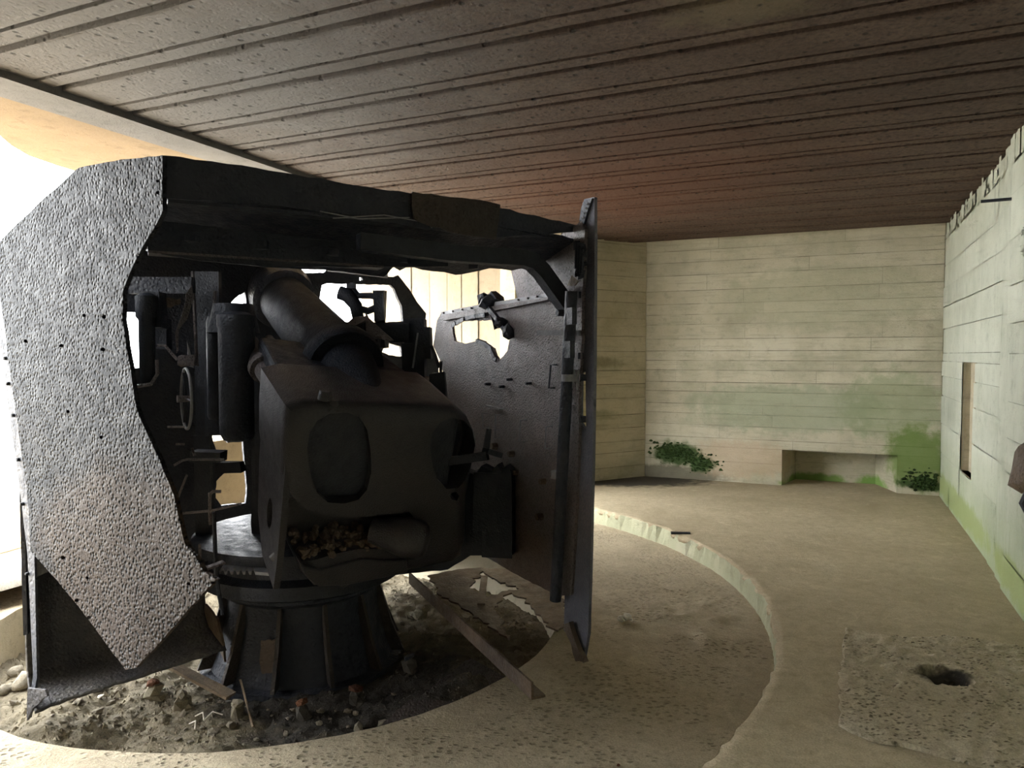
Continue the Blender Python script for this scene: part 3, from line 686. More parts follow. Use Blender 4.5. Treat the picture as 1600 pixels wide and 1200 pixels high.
# heavy bent bar under the roof at the right
BX = A - WN * 0.10
m = MB(); pth = [hit(x, y, BX, WN) for x, y in [(560, 378), (700, 396), (815, 404), (832, 410), (846, 424), (882, 474)]]
for a_, b_ in zip(pth, pth[1:]): m.bar(a_, b_ + (b_ - a_).normalized() * .012, 0.085, 0.085, WN)
m.build('bent_bar', M['black_shade'], shield)
# front plate with its windows
fp_o = px([(60, 370), (190, 384), (300, 398), (400, 411), (414, 413), (416, 426), (508, 426), (512, 421), (560, 424), (615, 433), (622, 430), (640, 452), (652, 472), (666, 490), (664, 505), (673, 520), (674, 545), (685, 575), (690, 620), (690, 860), (60, 880)], FO, FN)
W = [[(184, 488), (218, 488), (219, 540), (223, 574), (200, 576), (184, 570)], [(241, 487), (256, 487), (256, 495), (241, 495)],
     [(349, 499), (352, 488), (358, 477), (368, 466), (383, 456), (385, 470), (384, 489), (371, 488), (360, 492)],
     [(498, 494), (499, 470), (503, 446), (510, 443), (560, 444), (610, 445), (616, 451), (622, 466), (628, 478), (630, 502), (600, 504), (560, 503), (524, 509), (518, 499)],
     [(597, 550), (603, 534), (626, 541), (629, 557), (608, 555)], [(562, 432), (566, 432), (567, 438), (562, 438)],
     [(330, 679), (350, 681), (356, 692), (380, 690), (382, 720), (386, 760), (384, 786), (346, 790), (337, 778), (338, 752), (350, 740), (352, 716), (338, 704)]]
sheet('front_plate', fp_o, FO, FN, 0.03, M['steel'], shield, [px(w, FO, FN) for w in W], grid=0.15, warp=0.004, rag=0.003)
# side plate joining the left plate to the front plate
LS = V((-2.60, 3.86, 0)); LE = V((-3.04, 4.98, 0)); ld = (LE - LS).normalized(); ln_ = V((ld.y, -ld.x, 0))
sheet('left_front_plate', [LS + UP * .1, LE + UP * .1, LE + UP * 2.1, LS + UP * 2.15], LS, ln_, .02, M['steel'], shield, rag=.003, step=.1)
# lower skirt of the front plate curling into the shelf above the pit
m = MB(); vs = []; fs = []; prof = [(0.34, 0.62), (0.34, 0.30), (0.335, 0.20), (0.30, 0.12), (0.24, 0.06), (0.14, 0.03), (0.0, 0.0), (-0.015, -0.012)]
s0_ = atz(52, 1108, -0.25); s1_ = atz(352, 1012, -0.20); sd = (s1_ - s0_); sd.z = 0; sd = sd.normalized(); sn = V((-sd.y, sd.x, 0)); nn = 26
for i in range(nn + 1):
    f_ = i / nn; b = s0_.lerp(s1_, f_)
    for j, (o_, h_) in enumerate(prof):
        e_ = 0.0
        if j >= 6: e_ = 0.03 * noise.noise(V((i * .55, 2, 0))) + (0.03 if i < 2 else 0)
        vs.append(b + sn * (o_ * (1 if f_ > .15 else .55 + 3 * f_) - e_) + UP * h_)
np_ = len(prof)
for i in range(nn):
    for j in range(np_ - 1): fs.append((i * np_ + j, i * np_ + j + 1, (i + 1) * np_ + j + 1, (i + 1) * np_ + j))
sk = m.add(vs, fs).build('front_skirt', M['skirt'], shield, smooth=True)
md = sk.modifiers.new('t', 'SOLIDIFY'); md.thickness = 0.012
tip = [p for p in px([(43, 1075), (70, 1078), (74, 1088), (66, 1092), (60, 1100), (52, 1106), (42, 1126)], A, LN)]
sheet('skirt_tip', tip, A, LN, 0.012, M['skirt'], shield, rag=.004, step=.03)
# torn end of the shelf
m = MB(); e0 = s1_ + sd * 0.0
sheet('torn_lug', [e0 + UP * .20 + sn * .3, e0 + UP * .16 + sn * .1, e0 + UP * .02, e0 + V((0.02, 0, -.07)), e0 + sd * .04 - sn * .02 - UP * .08, e0 + sd * .03 + sn * .15 + UP * .02, e0 + sn * .33 + UP * .05], e0, sd, 0.014, M['rustplate'], shield, rag=.006, step=.03)
# right plate, blown through, with its upper torn corner
rp = px([(868, 930), (820, 905), (762, 872), (700, 850), (700, 640), (696, 600), (688, 565), (676, 540), (683, 500), (690, 487), (740, 479), (800, 468), (808, 465), (797, 415), (830, 396), (870, 370), (908, 345), (914, 360), (911, 440), (908, 560), (903, 700), (900, 800), (893, 930)], P0, RN)
rh = px([(706, 508), (716, 503), (740, 501), (765, 500), (780, 507), (790, 518), (797, 522), (793, 548), (780, 563), (774, 556), (770, 544), (758, 537), (742, 533), (724, 537), (711, 533), (708, 522)], P0, RN)
sheet('right_plate', rp, P0, RN, 0.02, M['plate_in'], shield, [rh], grid=0.06, warp=0.008, rag=0.004)
# riveted band along its top
def onR(x, y, off=0.0): return hit(x, y, P0 + RN * off, RN)
bd = px([(689, 487), (760, 474), (857, 458), (856, 464), (760, 481), (690, 494)], P0 + RN * .012, RN)
band = sheet('riveted_band', bd, P0 + RN * .012, RN, 0.012, M['edge'], shield, rag=.001)
bd2 = px([(691, 492), (760, 480), (856, 464), (856, 468), (760, 488), (692, 501)], P0 + RN * .03, RN)
sheet('band_lip', bd2, P0 + RN * .03, RN, 0.03, M['plate_in'], shield, rag=.001)
for k in range(9):
    x = 694 + k * 14.5 + (30 if k > 5 else 0)
    c = onR(x, 489 - (x - 694) * 0.175, .012); MB().cyl(c, c + RN * .012, .008, .006, 8).build('rivet', M['plate_in'], band)
m = MB(); c = onR(763, 475, .03)
for k in range(7): m.rock(c + V((random.uniform(-.05, .05), random.uniform(-.03, .03), random.uniform(-.07, .08))), random.uniform(.04, .075), .9)
m.bar(onR(763, 478, .04), onR(784, 508, .04), .03, .03, jit=.006).bar(onR(782, 504, .04), onR(795, 522, .03), .03, .03, jit=.006); m.rock(onR(783, 505, .04), .05, .9); m.rock(onR(794, 520, .03), .04, 1.2); m.bar(onR(768, 488, .05), onR(776, 512, .02), .02, .03, jit=.008)
m.build('twisted_lump', M['steel'], shield)
lip = [(706, 510), (712, 505), (725, 498), (742, 494), (758, 493)]
m = MB()
for (xa, ya), (xb, yb) in zip(lip, lip[1:]): m.bar(onR(xa, ya, .02), onR(xb, yb, .025), .03, .012, RN, jit=.004)
m.build('peeled_edge', M['steel'], shield); m = MB()
for (xa, ya), (xb, yb) in zip([(745, 533), (758, 537), (768, 545), (773, 558)], [(758, 537), (768, 545), (773, 558), (776, 562)]): m.bar(onR(xa, ya, .0), onR(xb, yb, .0), .03, .02, RN, jit=.004)
m.build('peeled_edge', M['steel'], shield)
def hook(x0, y0, x1, y1):
    a = onR(x0, y0); b = onR(x1, y1); o_ = RN * .045; MB().tube([a, a + o_, b + o_, b], .006, 6).build('rung', M['edge'] if y0 > 600 else M['steel'], shield)
for h_ in [(762, 645, 764, 668), (784, 648, 782, 684), (823, 656, 821, 690), (864, 666, 862, 700), (871, 570, 868, 606)]: hook(*h_)
for x, y, s_ in [(809, 738, .02), (852, 752, .02), (847, 807, .024), (803, 709, .022), (776, 697, .026), (766, 600, .012), (788, 604, .012), (800, 593, .01), (830, 599, .01), (880, 489, .022)]:
    c = onR(x, y); MB().cyl(c, c + RN * .04, s_, s_ * .9, 6).build('nut', M['rustplate'] if y > 690 else M['steel'], shield)
MB().bar(onR(762, 634, .01), onR(784, 640, .01), .012, .035, RN).build('name_strip', M['edge'], shield)
# rear strip (flange) of the right side, seen almost face on
QD = V((0.55, -0.835, 0)).normalized(); QN = V((-0.835, -0.55, 0)).normalized(); Q0 = P0 + QD * 0.02
rs = px([(909, 322), (913, 311), (929, 308), (929, 420), (928, 600), (923, 850), (919, 990), (911, 1036), (906, 1028), (897, 1005), (881, 985), (883, 900), (890, 740), (896, 600), (901, 480), (906, 390)], Q0, QN)
rhole = px([(908, 583), (915, 580), (916, 674), (907, 660)], Q0, QN)
rear = sheet('rear_flange', rs, Q0, QN, 0.02, M['flange'], shield, [rhole], grid=.08, warp=.002, rag=.001)
def onQ(x, y, off=0.0): return hit(x, y, Q0 + QN * off, QN)
tops = px([(905, 345), (908, 325), (914, 311), (925, 310), (918, 330), (912, 350)], Q0 + QN * .02, QN)
sheet('flange_top', tops, Q0 + QN * .02, QN, .015, M['black_shade'], shield, rag=.001)
for k in range(4): MB().cyl(onQ(911 + k * 2.5, 340 - k * 7, .02), onQ(911 + k * 2.5, 340 - k * 7, .03), .006, n=6).build('rivet', M['edge'], rear)
for x, y in [(908, 461), (907, 556), (912, 590), (911, 655)]: MB().box(onQ(x, y, .015), (.03, .03, .035)).build('nut', M['steel'], rear)
# upright pipe with clamps
pa, pb = onR(893, 455, .06), onR(868, 938, .06)
pipe = MB().tube([pa, pa.lerp(pb, .5), pb], .034, 14).build('upright_pipe', M['steel'], shield, auto=40)
for x, y in [(889, 590), (872, 741)]: MB().tube([onR(x, y - 5, .06), onR(x, y + 6, .06)], .042, 14).build('clamp', M['edge'], pipe, auto=40)
for x, y in [(893, 494), (890, 546)]: MB().bar(onR(x, y - 13, .10), onR(x, y + 13, .10), .06, .03, RN).build('hinge', M['black_shade'], pipe)
MB().bar(onR(840, 520, .09), onQ(906, 520, .03), .014, .03, UP).build('flat_strap', M['edge'], shield)
m = MB()
for k in range(14):
    x = random.uniform(900, 914); y = 383 + k * 3.6; c = onQ(x, y, random.uniform(.02, .05)); m.box(c, (.035, .035, random.uniform(.02, .05)), jit=.008)
for k in range(3): m.tube([onQ(902 + k * 4, 378 + 6 * k, .05), onQ(900 + k * 4, 420 + 4 * k, .06)], .011, 6)
m.build('latch', M['black_shade'], shield)
sheet('bent_tab', px([(893, 430), (903, 440), (897, 447), (886, 446)], P0 + RN * .1, RN), P0 + RN * .1, RN, .006, M['rustplate'], shield, rag=.001)
m = MB(); x = [(941, 573), (947, 573)]
m.tube([onQ(897, 578, .02), onQ(897, 578, .06), onQ(893, 606, .06), onQ(893, 606, .02)], .007, 6); m.tube([onQ(903, 578, .02), onQ(903, 578, .05), onQ(902, 608, .05), onQ(902, 608, .02)], .006, 6)
m.build('handle', M['edge'], shield)
# crumpled foot of the flange
sheet('crumpled_foot', px([(880, 975), (890, 972), (899, 1004), (911, 1036), (897, 1034), (892, 1010)], Q0 + QN * .04, QN), Q0 + QN * .04, QN, .03, M['rustplate'], shield, grid=.03, warp=.03, rag=.01, step=.03)
# platform plate at the right with its torn hole, carried by a long angle iron
PZ = -0.06
pl_o = [atz(x, y, PZ) for x, y in [(668, 898), (700, 892), (752, 886), (800, 889), (850, 905), (880, 935), (886, 975), (872, 985), (860, 980), (845, 962), (830, 950), (818, 934), (800, 926), (786, 930), (772, 950), (790, 985), (795, 1000), (780, 990), (740, 960), (690, 930)]]
pl_h = [atz(x, y, PZ) for x, y in [(734, 916), (742, 908), (737, 903), (748, 902), (755, 892), (762, 898), (776, 905), (790, 912), (806, 915), (808, 922), (795, 921), (780, 926), (762, 931), (748, 925)]]
sheet('platform_plate', pl_o, V((0, 0, PZ)), V((0, 0, 1)), .012, M['rustplate'], shield, [pl_h], grid=.05, warp=.012, rag=.02, step=.04)
MB().bar(atz(757, 900, PZ + .01), atz(752, 944, PZ + .01), .05, .008, UP).build('flat_strap', M['rustplate'], shield)
b0, b1 = atz(640, 903, -.10), atz(832, 1080, -.03)
bm_ = MB().bar(b0, b1, .012, .085, UP).build('angle_iron', M['rustplate'], shield)
MB().bar(b0 + V((.03, .02, -.04)), b1 + V((.03, .02, -.04)), .075, .012, UP).build('flange', M['rustplate'], bm_)

# ------------------------------------------------------------------ the gun: breech, barrel, recoil gear
GY, GE = math.radians(-32), math.radians(20)
g_ = V((math.sin(GY) * math.cos(GE), math.cos(GY) * math.cos(GE), math.sin(GE))); gu = V((math.cos(GY), -math.sin(GY), 0)); gv = gu.cross(g_)
GO = atd(575, 740, 3.95)
gun = thing('naval_gun', 'massive black gun breech and raised barrel inside the torn shield', 'gun', (GO.x, GO.y, 0.4))
def onB(x, y, t=0.0): return hit(x, y, GO + g_ * t, g_)
def uv(p): d = p - GO; return V((d.dot(gu), d.dot(gv)))
def w3(c, t): return GO + gu * c.x + gv * c.y + g_ * t
body = [uv(onB(x, y)) for x, y in [(450, 640), (446, 690), (445, 745), (452, 820), (463, 872), (476, 905), (494, 924), (540, 920), (600, 909), (660, 896), (712, 884), (726, 874), (732, 850), (735, 780), (744, 735), (751, 700), (747, 678), (736, 655), (715, 640), (640, 636), (560, 634), (480, 632)]]
cen = sum(body, V((0, 0))) / len(body)
def inset(pts, d):
    out = []
    n = len(pts)
    for i, p in enumerate(pts):
        t1 = (pts[i] - pts[i - 1]).normalized(); t2 = (pts[(i + 1) % n] - pts[i]).normalized()
        nn_ = V((-(t1.y + t2.y), t1.x + t2.x)).normalized()
        if nn_.dot(cen - p) < 0: nn_ = -nn_
        out.append(p + nn_ * d)
    return out
vs = []; fs = []; nb = len(body); R_ = 0.10; BL = 0.62
secs = [(0, R_), (.012, R_ * .55), (.03, R_ * .24), (.055, R_ * .05), (.085, 0), (.3, 0), (BL - .04, 0), (BL, .03)]
for t, d in secs: vs += [w3(p, t) for p in (inset(body, d) if d else body)]
for i in range(len(secs) - 1):
    for j in range(nb): fs.append((i * nb + j, i * nb + (j + 1) % nb, (i + 1) * nb + (j + 1) % nb, (i + 1) * nb + j))
fs += [tuple(reversed(range(nb))), tuple((len(secs) - 1) * nb + j for j in range(nb))]
breech = MB().add(vs, fs).build('breech_ring', M['breech'], gun)
def prism_cut(pxs, t0, t1):
    a = [w3(uv(onB(x, y)), t0) for x, y in pxs]; b = [w3(uv(onB(x, y)), t1) for x, y in pxs]; n = len(a)
    return MB().add(a + b, [tuple(range(n)), tuple(reversed(range(n, 2 * n)))] + [(i, (i + 1) % n, (i + 1) % n + n, i + n) for i in range(n)]).build('cutter', M['breech'])
bpy.context.view_layer.update()
bool_cut(breech, [
    prism_cut([(480, 700), (484, 676), (496, 658), (516, 648), (545, 647), (563, 653), (574, 672), (579, 705), (580, 738), (574, 765), (560, 781), (538, 787), (512, 785), (496, 770), (487, 748), (482, 724)], -.1, .26),
    prism_cut([(672, 700), (675, 678), (688, 660), (708, 654), (728, 660), (743, 676), (748, 700), (742, 725), (732, 748), (716, 763), (698, 764), (684, 750), (676, 728)], -.1, .20),
    prism_cut([(380, 735), (443, 745), (458, 778), (478, 796), (510, 806), (560, 809), (610, 803), (640, 800), (652, 815), (652, 845), (640, 858), (600, 858), (560, 858), (520, 866), (466, 884), (380, 900)], -.1, .22),
    prism_cut([(426, 838), (429, 828), (433, 838), (437, 866), (436, 888), (431, 894), (427, 882), (425, 858)], -.1, .9) if False else prism_cut([(706, 770), (714, 768), (718, 776), (714, 783), (706, 781), (703, 776)], -.1, .15)])
for nm, pts_, t_ in [('recess_shade', [(484, 700), (490, 676), (502, 662), (545, 652), (563, 658), (570, 680), (575, 738), (568, 765), (538, 782), (512, 780), (496, 765), (486, 724)], .245), ('recess_shade', [(676, 700), (690, 666), (708, 660), (728, 666), (742, 700), (730, 745), (716, 758), (698, 758), (680, 726)], .185)]:
    a_ = [w3(uv(onB(x, y)), t_) for x, y in pts_]; b_ = [w3(uv(onB(x, y)), t_ + .02) for x, y in pts_]; n = len(a_)
    MB().add(a_ + b_, [tuple(range(n)), tuple(reversed(range(n, 2 * n)))] + [(i, (i + 1) % n, (i + 1) % n + n, i + n) for i in range(n)]).build(nm, M['black_shade'], breech)  # dark disc at each recess bottom stands in for its shade
sharp_me = breech.data
for p in sharp_me.polygons: p.use_smooth = True
sharp(sharp_me, 32)
# tray of the wedge opening: broken shelf, thick lip and the round boss
sh_top = [(470, 832), (520, 824), (590, 822), (640, 832), (600, 846), (560, 854), (520, 862), (472, 880)]
m = MB(); pts_ = [uv(onB(x, y)) for x, y in [(462, 868), (476, 884), (500, 888), (530, 880), (562, 872), (600, 874), (634, 872), (636, 892), (600, 900), (540, 912), (496, 914), (474, 896)]]
vs = [w3(p, -.02) for p in pts_] + [w3(p, .22) for p in pts_]; n = len(pts_)
lipo = m.add(vs, [tuple(range(n)), tuple(reversed(range(n, 2 * n)))] + [(i, (i + 1) % n, (i + 1) % n + n, i + n) for i in range(n)]).build('wedge_lip', M['rustplate' if False else 'breech'], gun)
bv = lipo.modifiers.new('bv', 'BEVEL'); bv.width = .018; bv.segments = 3; bv.limit_method = 'ANGLE'
m = MB()
for k in range(130):
    x = random.uniform(468, 625); t_ = random.uniform(.0, .22); y = 870 - (x - 468) * 0.10 - 40 * t_ + random.uniform(-4, 4); m.rock(w3(uv(onB(x, y)), t_), random.uniform(.014, .034), .9)
stuff(m.build('crumbled_crust', M['rustplate'], gun))
c = w3(uv(onB(628, 832)), -.05)
vs = []; fs = []; NU, NVv = 20, 12
ax = (gu * .80 - g_ * .60).normalized(); b1_ = ax.cross(gv).normalized(); b2_ = b1_.cross(ax)
pr = [(-.20, .075), (-.14, .085), (-.06, .105), (0.0, .118), (.06, .118), (.10, .108), (.125, .085), (.135, .05), (.137, .0)]
MB().tube_prof(c, [(c + ax * a_, r_) for a_, r_ in pr], 24, ax).build('round_boss', M['breech'], gun, auto=50)
for x, y, r_ in [(514, 622, .05), (527, 637, .045)]:
    p = w3(uv(onB(x, y)), .06); MB().cyl(p - gv * .03, p + gv * .02, r_ * .75, r_ * .6, 14).build('boss', M['breech'], gun, auto=40)
for x, y in [(506, 678), (552, 675), (524, 695), (686, 665), (722, 663), (532, 694)]:
    p = w3(uv(onB(x, y)), .24 if x < 600 else .19); MB().cyl(p + g_ * .03, p - g_ * .03, .016, .014, 8).build('bolt', M['steel'], breech)
MB().cyl(w3(uv(onB(538, 905)), .0), w3(uv(onB(538, 905)), -.015), .05, .045, 18).build('plug', M['breech'], breech, auto=40)
# sloped hood above the breech and cradle below the barrel
hood = [(462, 634), (560, 634), (640, 637), (722, 645)]
topL, topR = w3(uv(onB(462, 636)), .05), w3(uv(onB(728, 648)), .05)
ft = 1.05
m = MB(); q0 = [topL, topR, topR + g_ * ft - gu * .12, topL + g_ * ft + gu * .06]; dn = -gv * .55
m.add(q0 + [p + dn for p in q0], [(0, 1, 2, 3), (7, 6, 5, 4), (0, 4, 5, 1), (1, 5, 6, 2), (2, 6, 7, 3), (3, 7, 4, 0)])
cr = m.build('cradle', M['black_shade'], gun); bv = cr.modifiers.new('bv', 'BEVEL'); bv.width = .03; bv.segments = 3  # deep black colour imitates the shade over the hood
bs = atd(517, 550, 4.75)
M['barrel'] = steel('dull_black_barrel', (0.006, 0.008, 0.014), (0.009, 0.012, 0.019), (0.016, 0.016, 0.021), pit=60, pit_amt=0.8, rough=(0.6, 0.75), spec=0.2)
MB().tube_prof(bs, [(bs + g_ * a_, r_) for a_, r_ in [(-.9, .03), (-.7, .10), (-.45, .16), (-.2, .205), (.05, .215), (.06, .208), (.9, .198), (1.0, .195), (2.4, .17)]], 36, g_).build('barrel', M['barrel'], gun, auto=40)
MB().tube_prof(bs, [(bs + g_ * a_, r_) for a_, r_ in [(-.32, .24), (-.28, .255), (-.20, .255), (-.17, .23)]], 36, g_).build('barrel_collar', M['barrel'], gun, auto=40)
me_ = bs + g_ * 1.22
MB().tube_prof(me_, [(me_ + g_ * a_, r_) for a_, r_ in [(-.06, .21), (-.04, .24), (.1, .265), (.3, .27)]], 32, g_).build('mantlet_sleeve', M['steel'], gun, auto=40)
rc = atd(428, 600, 4.2)
MB().tube_prof(rc, [(rc + g_ * a_, r_) for a_, r_ in [(0, .05), (.01, .062), (.22, .062), (.225, .088), (.29, .088), (.3, .07), (.7, .07)]], 20, g_).build('recoil_cylinder', M['plate_in'], gun, auto=40)
rc = atd(452, 573, 4.3)
MB().tube_prof(rc, [(rc + g_ * a_, r_) for a_, r_ in [(0, .03), (.03, .042), (.12, .042), (.125, .03), (.5, .03)]], 14, g_).build('recoil_rod', M['plate_in'], gun, auto=40)
# left flank casting of the breech with its long eye
fl_ = [(.02, (447, 745)), (.02, (463, 878)), (.02, (492, 924))]
a0 = w3(uv(onB(447, 700)), .04); 
sideN = -gu
lk = [w3(uv(onB(446, 748)), .03), w3(uv(onB(464, 878)), .03), w3(uv(onB(486, 920)), .05), w3(uv(onB(478, 912)), .33), w3(uv(onB(462, 870)), .50), w3(uv(onB(446, 790)), .56), w3(uv(onB(446, 690)), .58), w3(uv(onB(446, 700)), .06)]
eye = []
ctr = w3(uv(onB(455, 838)), .25)
for k in range(14):
    t = 2 * math.pi * k / 14; eye.append(ctr + g_ * (.055 * math.cos(t)) + gv * (.095 * math.sin(t)))
pn = -gu; pl0 = w3(uv(onB(446, 800)), 0) - gu * .012
flat = lambda ps: [p - pn * (p - pl0).dot(pn) for p in ps]
sheet('flank_plate', flat(lk), pl0, pn, .035, M['breech'], gun, [flat(eye)], rag=.001, step=.06)
MB().tube([w3(uv(onB(440, 882)), .1), w3(uv(onB(432, 890)), .1)], .022, 10).build('eye_pin', M['edge'], gun)

# ------------------------------------------------------------------ turntable carriage with laying gear
PC = V((-1.42, 4.92, 0))
car = thing('gun_carriage', 'blackened turning carriage under the gun with hand wheel, cylinders and levers', 'gun carriage', (PC.x, PC.y, 0.2))
MB().lathe(PC + UP * .12, [(.62, 0), (.66, .02), (.66, .10), (.60, .13), (.60, .22), (.70, .24), (.70, .30), (.5, .31)], 48).build('turntable', M['black_shade'], car, auto=30)  # top kept dark by colour, in place of shade from the shield
def vbox(name, x0, y0, x1, y1, D, th, mat='black_shade', jit=.006, parent=None):
    a, b = atd(x0, y0, D), atd(x1, y1, D)
    return MB().box(((a.x + b.x) / 2, D + th / 2, (a.z + b.z) / 2), (abs(b.x - a.x), th, abs(a.z - b.z)), None, jit).build(name, M[mat], parent or car)
# cheeks carrying the trunnions
for nm, pts_, o_ in [('left_cheek', [(392, 905), (394, 640), (470, 600), (470, 905)], V((-1.72, 4.75, 0))), ('right_cheek', [(700, 890), (735, 868), (800, 868), (800, 790), (798, 735), (790, 728), (783, 738), (777, 726), (768, 736), (752, 728), (742, 742), (690, 720), (610, 900)], V((-.30, 4.75, 0)))]:
    n_ = V((math.sin(-.25), -math.cos(-.25), 0)); sheet(nm, px(pts_, o_, n_), o_, n_, .12, M['black_shade'], car, rag=.004)
m = MB(); 
for x0, y0, x1, y1, D in [(632, 500, 662, 640, 5.2), (648, 512, 672, 560, 5.15), (655, 560, 690, 640, 5.0), (600, 560, 660, 660, 5.1)]: pass
vbox('sight_column', 632, 498, 664, 640, 5.15, .12); vbox('sight_box', 645, 512, 673, 560, 5.1, .15); vbox('lower_box', 650, 592, 688, 640, 5.0, .2, jit=.02); vbox('lower_box', 672, 585, 696, 622, 4.95, .1, jit=.02)
MB().bar(atd(653, 520, 5.05), atd(645, 575, 5.05), .012, .012).build('thin_rod', M['edge'], car)
MB().tube([atd(674, 540, 5.0), atd(680, 555, 5.0), atd(686, 575, 5.0)], .012, 6).build('lever', M['black_shade'], car)
vbox('lever_grip', 686, 565, 691, 582, 4.98, .03)
# sight seen against the right window
m = MB()
MB().tube([atd(530, 457, 5.1), atd(545, 462, 5.1), atd(556, 478, 5.1), atd(560, 500, 5.1), atd(562, 530, 5.1)], [.05, .055, .045, .04, .04], 10).build('sight_arm', M['black_shade'], car, auto=60)
MB().tube([atd(552, 452, 5.1), atd(560, 462, 5.1), atd(580, 462, 5.1), atd(592, 466, 5.1)], .022, 8).build('sight_bar', M['black_shade'], car)
vbox('sight_housing', 583, 454, 600, 502, 5.08, .12, jit=.01)
MB().tube([atd(560, 482, 5.1), atd(575, 486, 5.1), atd(590, 480, 5.1)], .025, 8).build('sight_bracket', M['black_shade'], car)
vbox('sight_post', 545, 442, 552, 470, 5.1, .03); MB().box(atd(549, 447, 5.1), (.06, .05, .03)).build('sight_notch', M['black_shade'], car)
so = atd(590, 520, 4.9); sN = V((-.45, -.8, .35)).normalized()
sheet('sight_plate', px([(571, 488), (575, 496), (614, 531), (606, 533), (586, 526), (572, 522)], so, sN), so, sN, .012, M['plate_in'], car, rag=.001)
so2 = atd(560, 500, 4.95)
sheet('sight_shelf', px([(538, 508), (552, 496), (562, 494), (572, 494), (572, 500), (556, 508)], so2, sN), so2, sN, .02, M['plate_in'], car, rag=.001)
vbox('sight_base', 500, 506, 640, 535, 5.1, .15, jit=.02); vbox('sight_foot', 556, 522, 600, 545, 5.0, .1, jit=.02)
vbox('cross_tie', 560, 527, 592, 552, 4.9, .08, jit=.015)
vbox('cross_tie', 628, 536, 650, 700, 5.1, .1)
# left column group
vbox('column_plate', 302, 424, 345, 680, 4.75, .05, 'black_shade'); vbox('column_plate', 302, 681, 331, 905, 4.75, .05, 'black_shade'); vbox('column_plate', 318, 480, 352, 680, 4.68, .05, 'steel')
for x0, y0, x1, y1 in [(301, 424, 308, 572), (336, 455, 333, 500)]: MB().bar(atd(x0, y0, 4.6), atd(x1, y1, 4.6), .025, .012).build('guide_rail', M['plate_in'], car)
m = MB(); fr = [(331, 512), (346, 512), (341, 582), (333, 588)]
for (xa, ya), (xb, yb) in zip(fr, fr[1:] + fr[:1]): MB().bar(atd(xa, ya, 4.58), atd(xb, yb, 4.58), .012, .012).build('frame_bar', M['plate_in'], car)
MB().cyl(atd(340, 503, 4.58), atd(346, 501, 4.58), .03, .02, 10).build('rail_knob', M['plate_in'], car)
# equilibrator cylinders
e_ = atd(372, 690, 4.5)
MB().lathe(e_, [(.03, 0.0), (.085, .012), (.105, .05), (.108, .1), (.108, .70), (.115, .71), (.115, .78), (.06, .80)], 24).build('spring_cylinder', M['steel'], car, auto=35)
e_ = atd(340, 655, 4.62); MB().lathe(e_, [(.05, 0), (.06, .02), (.06, .62), (.05, .65)], 18).build('spring_cylinder', M['black_shade'], car, auto=35)
vbox('block', 398, 590, 440, 800, 4.42, .25, 'black_shade'); vbox('block', 380, 560, 420, 640, 4.5, .2, 'steel', .02)
e_ = atd(365, 520, 4.62); MB().cyl(e_, e_ + UP * .18, .16, .12, 24).build('dome_cover', M['steel'], car, auto=40)
# left periscope silhouette in the side window
e_ = atd(231, 600, 4.35); MB().lathe(e_, [(.04, 0), (.045, .03), (.045, .38), (.06, .40), (.06, .52), (.03, .54)], 18).build('periscope', M['black_shade'], car, auto=40)
vbox('periscope_head', 216, 456, 250, 512, 4.36, .1); vbox('periscope_bracket', 243, 498, 262, 545, 4.5, .06)
MB().tube([atd(246, 540, 4.3), atd(258, 540, 4.3), atd(268, 552, 4.3), atd(277, 562, 4.3)], .009, 6).build('cable', M['plate_in'], car)
MB().tube([atd(245, 562, 4.3), atd(246, 584, 4.3), atd(236, 600, 4.3), atd(212, 604, 4.3)], .011, 8).build('cable', M['plate_in'], car)
so3 = atd(285, 500, 4.5); n3 = V((.5, -.85, 0)).normalized()
sheet('torn_strip', px([(300, 445), (303, 468), (292, 500), (280, 515), (279, 548), (276, 552), (274, 520), (281, 500), (288, 478), (290, 460)], so3, n3), so3, n3, .008, M['plate_in'], car, rag=.004, step=.03)
sheet('torn_strip', px([(248, 482), (262, 465), (282, 466), (280, 476), (262, 480)], so3, n3), so3, n3, .008, M['rustplate'], car, rag=.01, step=.02)
vbox('bracket_arm', 200, 432, 300, 458, 4.55, .05, 'plate_in' if False else 'steel'); vbox('hanger', 278, 555, 302, 572, 4.4, .05, 'plate_in', .01)
sheet('shard', px([(292, 533), (300, 560), (303, 575), (294, 572)], so3, n3), so3, n3, .006, M['edge'], car, rag=.002)
# hand wheel seen nearly edge on
hw = atd(291, 623, 4.3); hn = V((math.cos(.10), math.sin(.10) * 1.0, 0)).normalized()
hd = hw.copy(); vd = (hd - EP).normalized(); tilt = math.radians(9)
hx = V((vd.y, -vd.x, 0)).normalized(); hn = (hx * math.cos(tilt) + V((vd.x, vd.y, 0)).normalized() * math.sin(tilt)).normalized(); hside = UP.cross(hn).normalized()
ringp = [hw + (UP * math.cos(t) + hside * math.sin(t)) * .178 for t in (2 * math.pi * k / 40 for k in range(41))]
whl = MB().tube(ringp, .0085, 8, False).build('hand_wheel', M['edge'], car, smooth=True)
for k in range(3):
    t = 2 * math.pi * k / 3 + .5; MB().tube([hw, hw + (UP * math.cos(t) + hside * math.sin(t)) * .175], .006, 6).build('spoke', M['black_shade'], whl)
MB().cyl(hw - hn * .05, hw + hn * .03, .022, .018, 10).build('hub', M['plate_in'], whl)
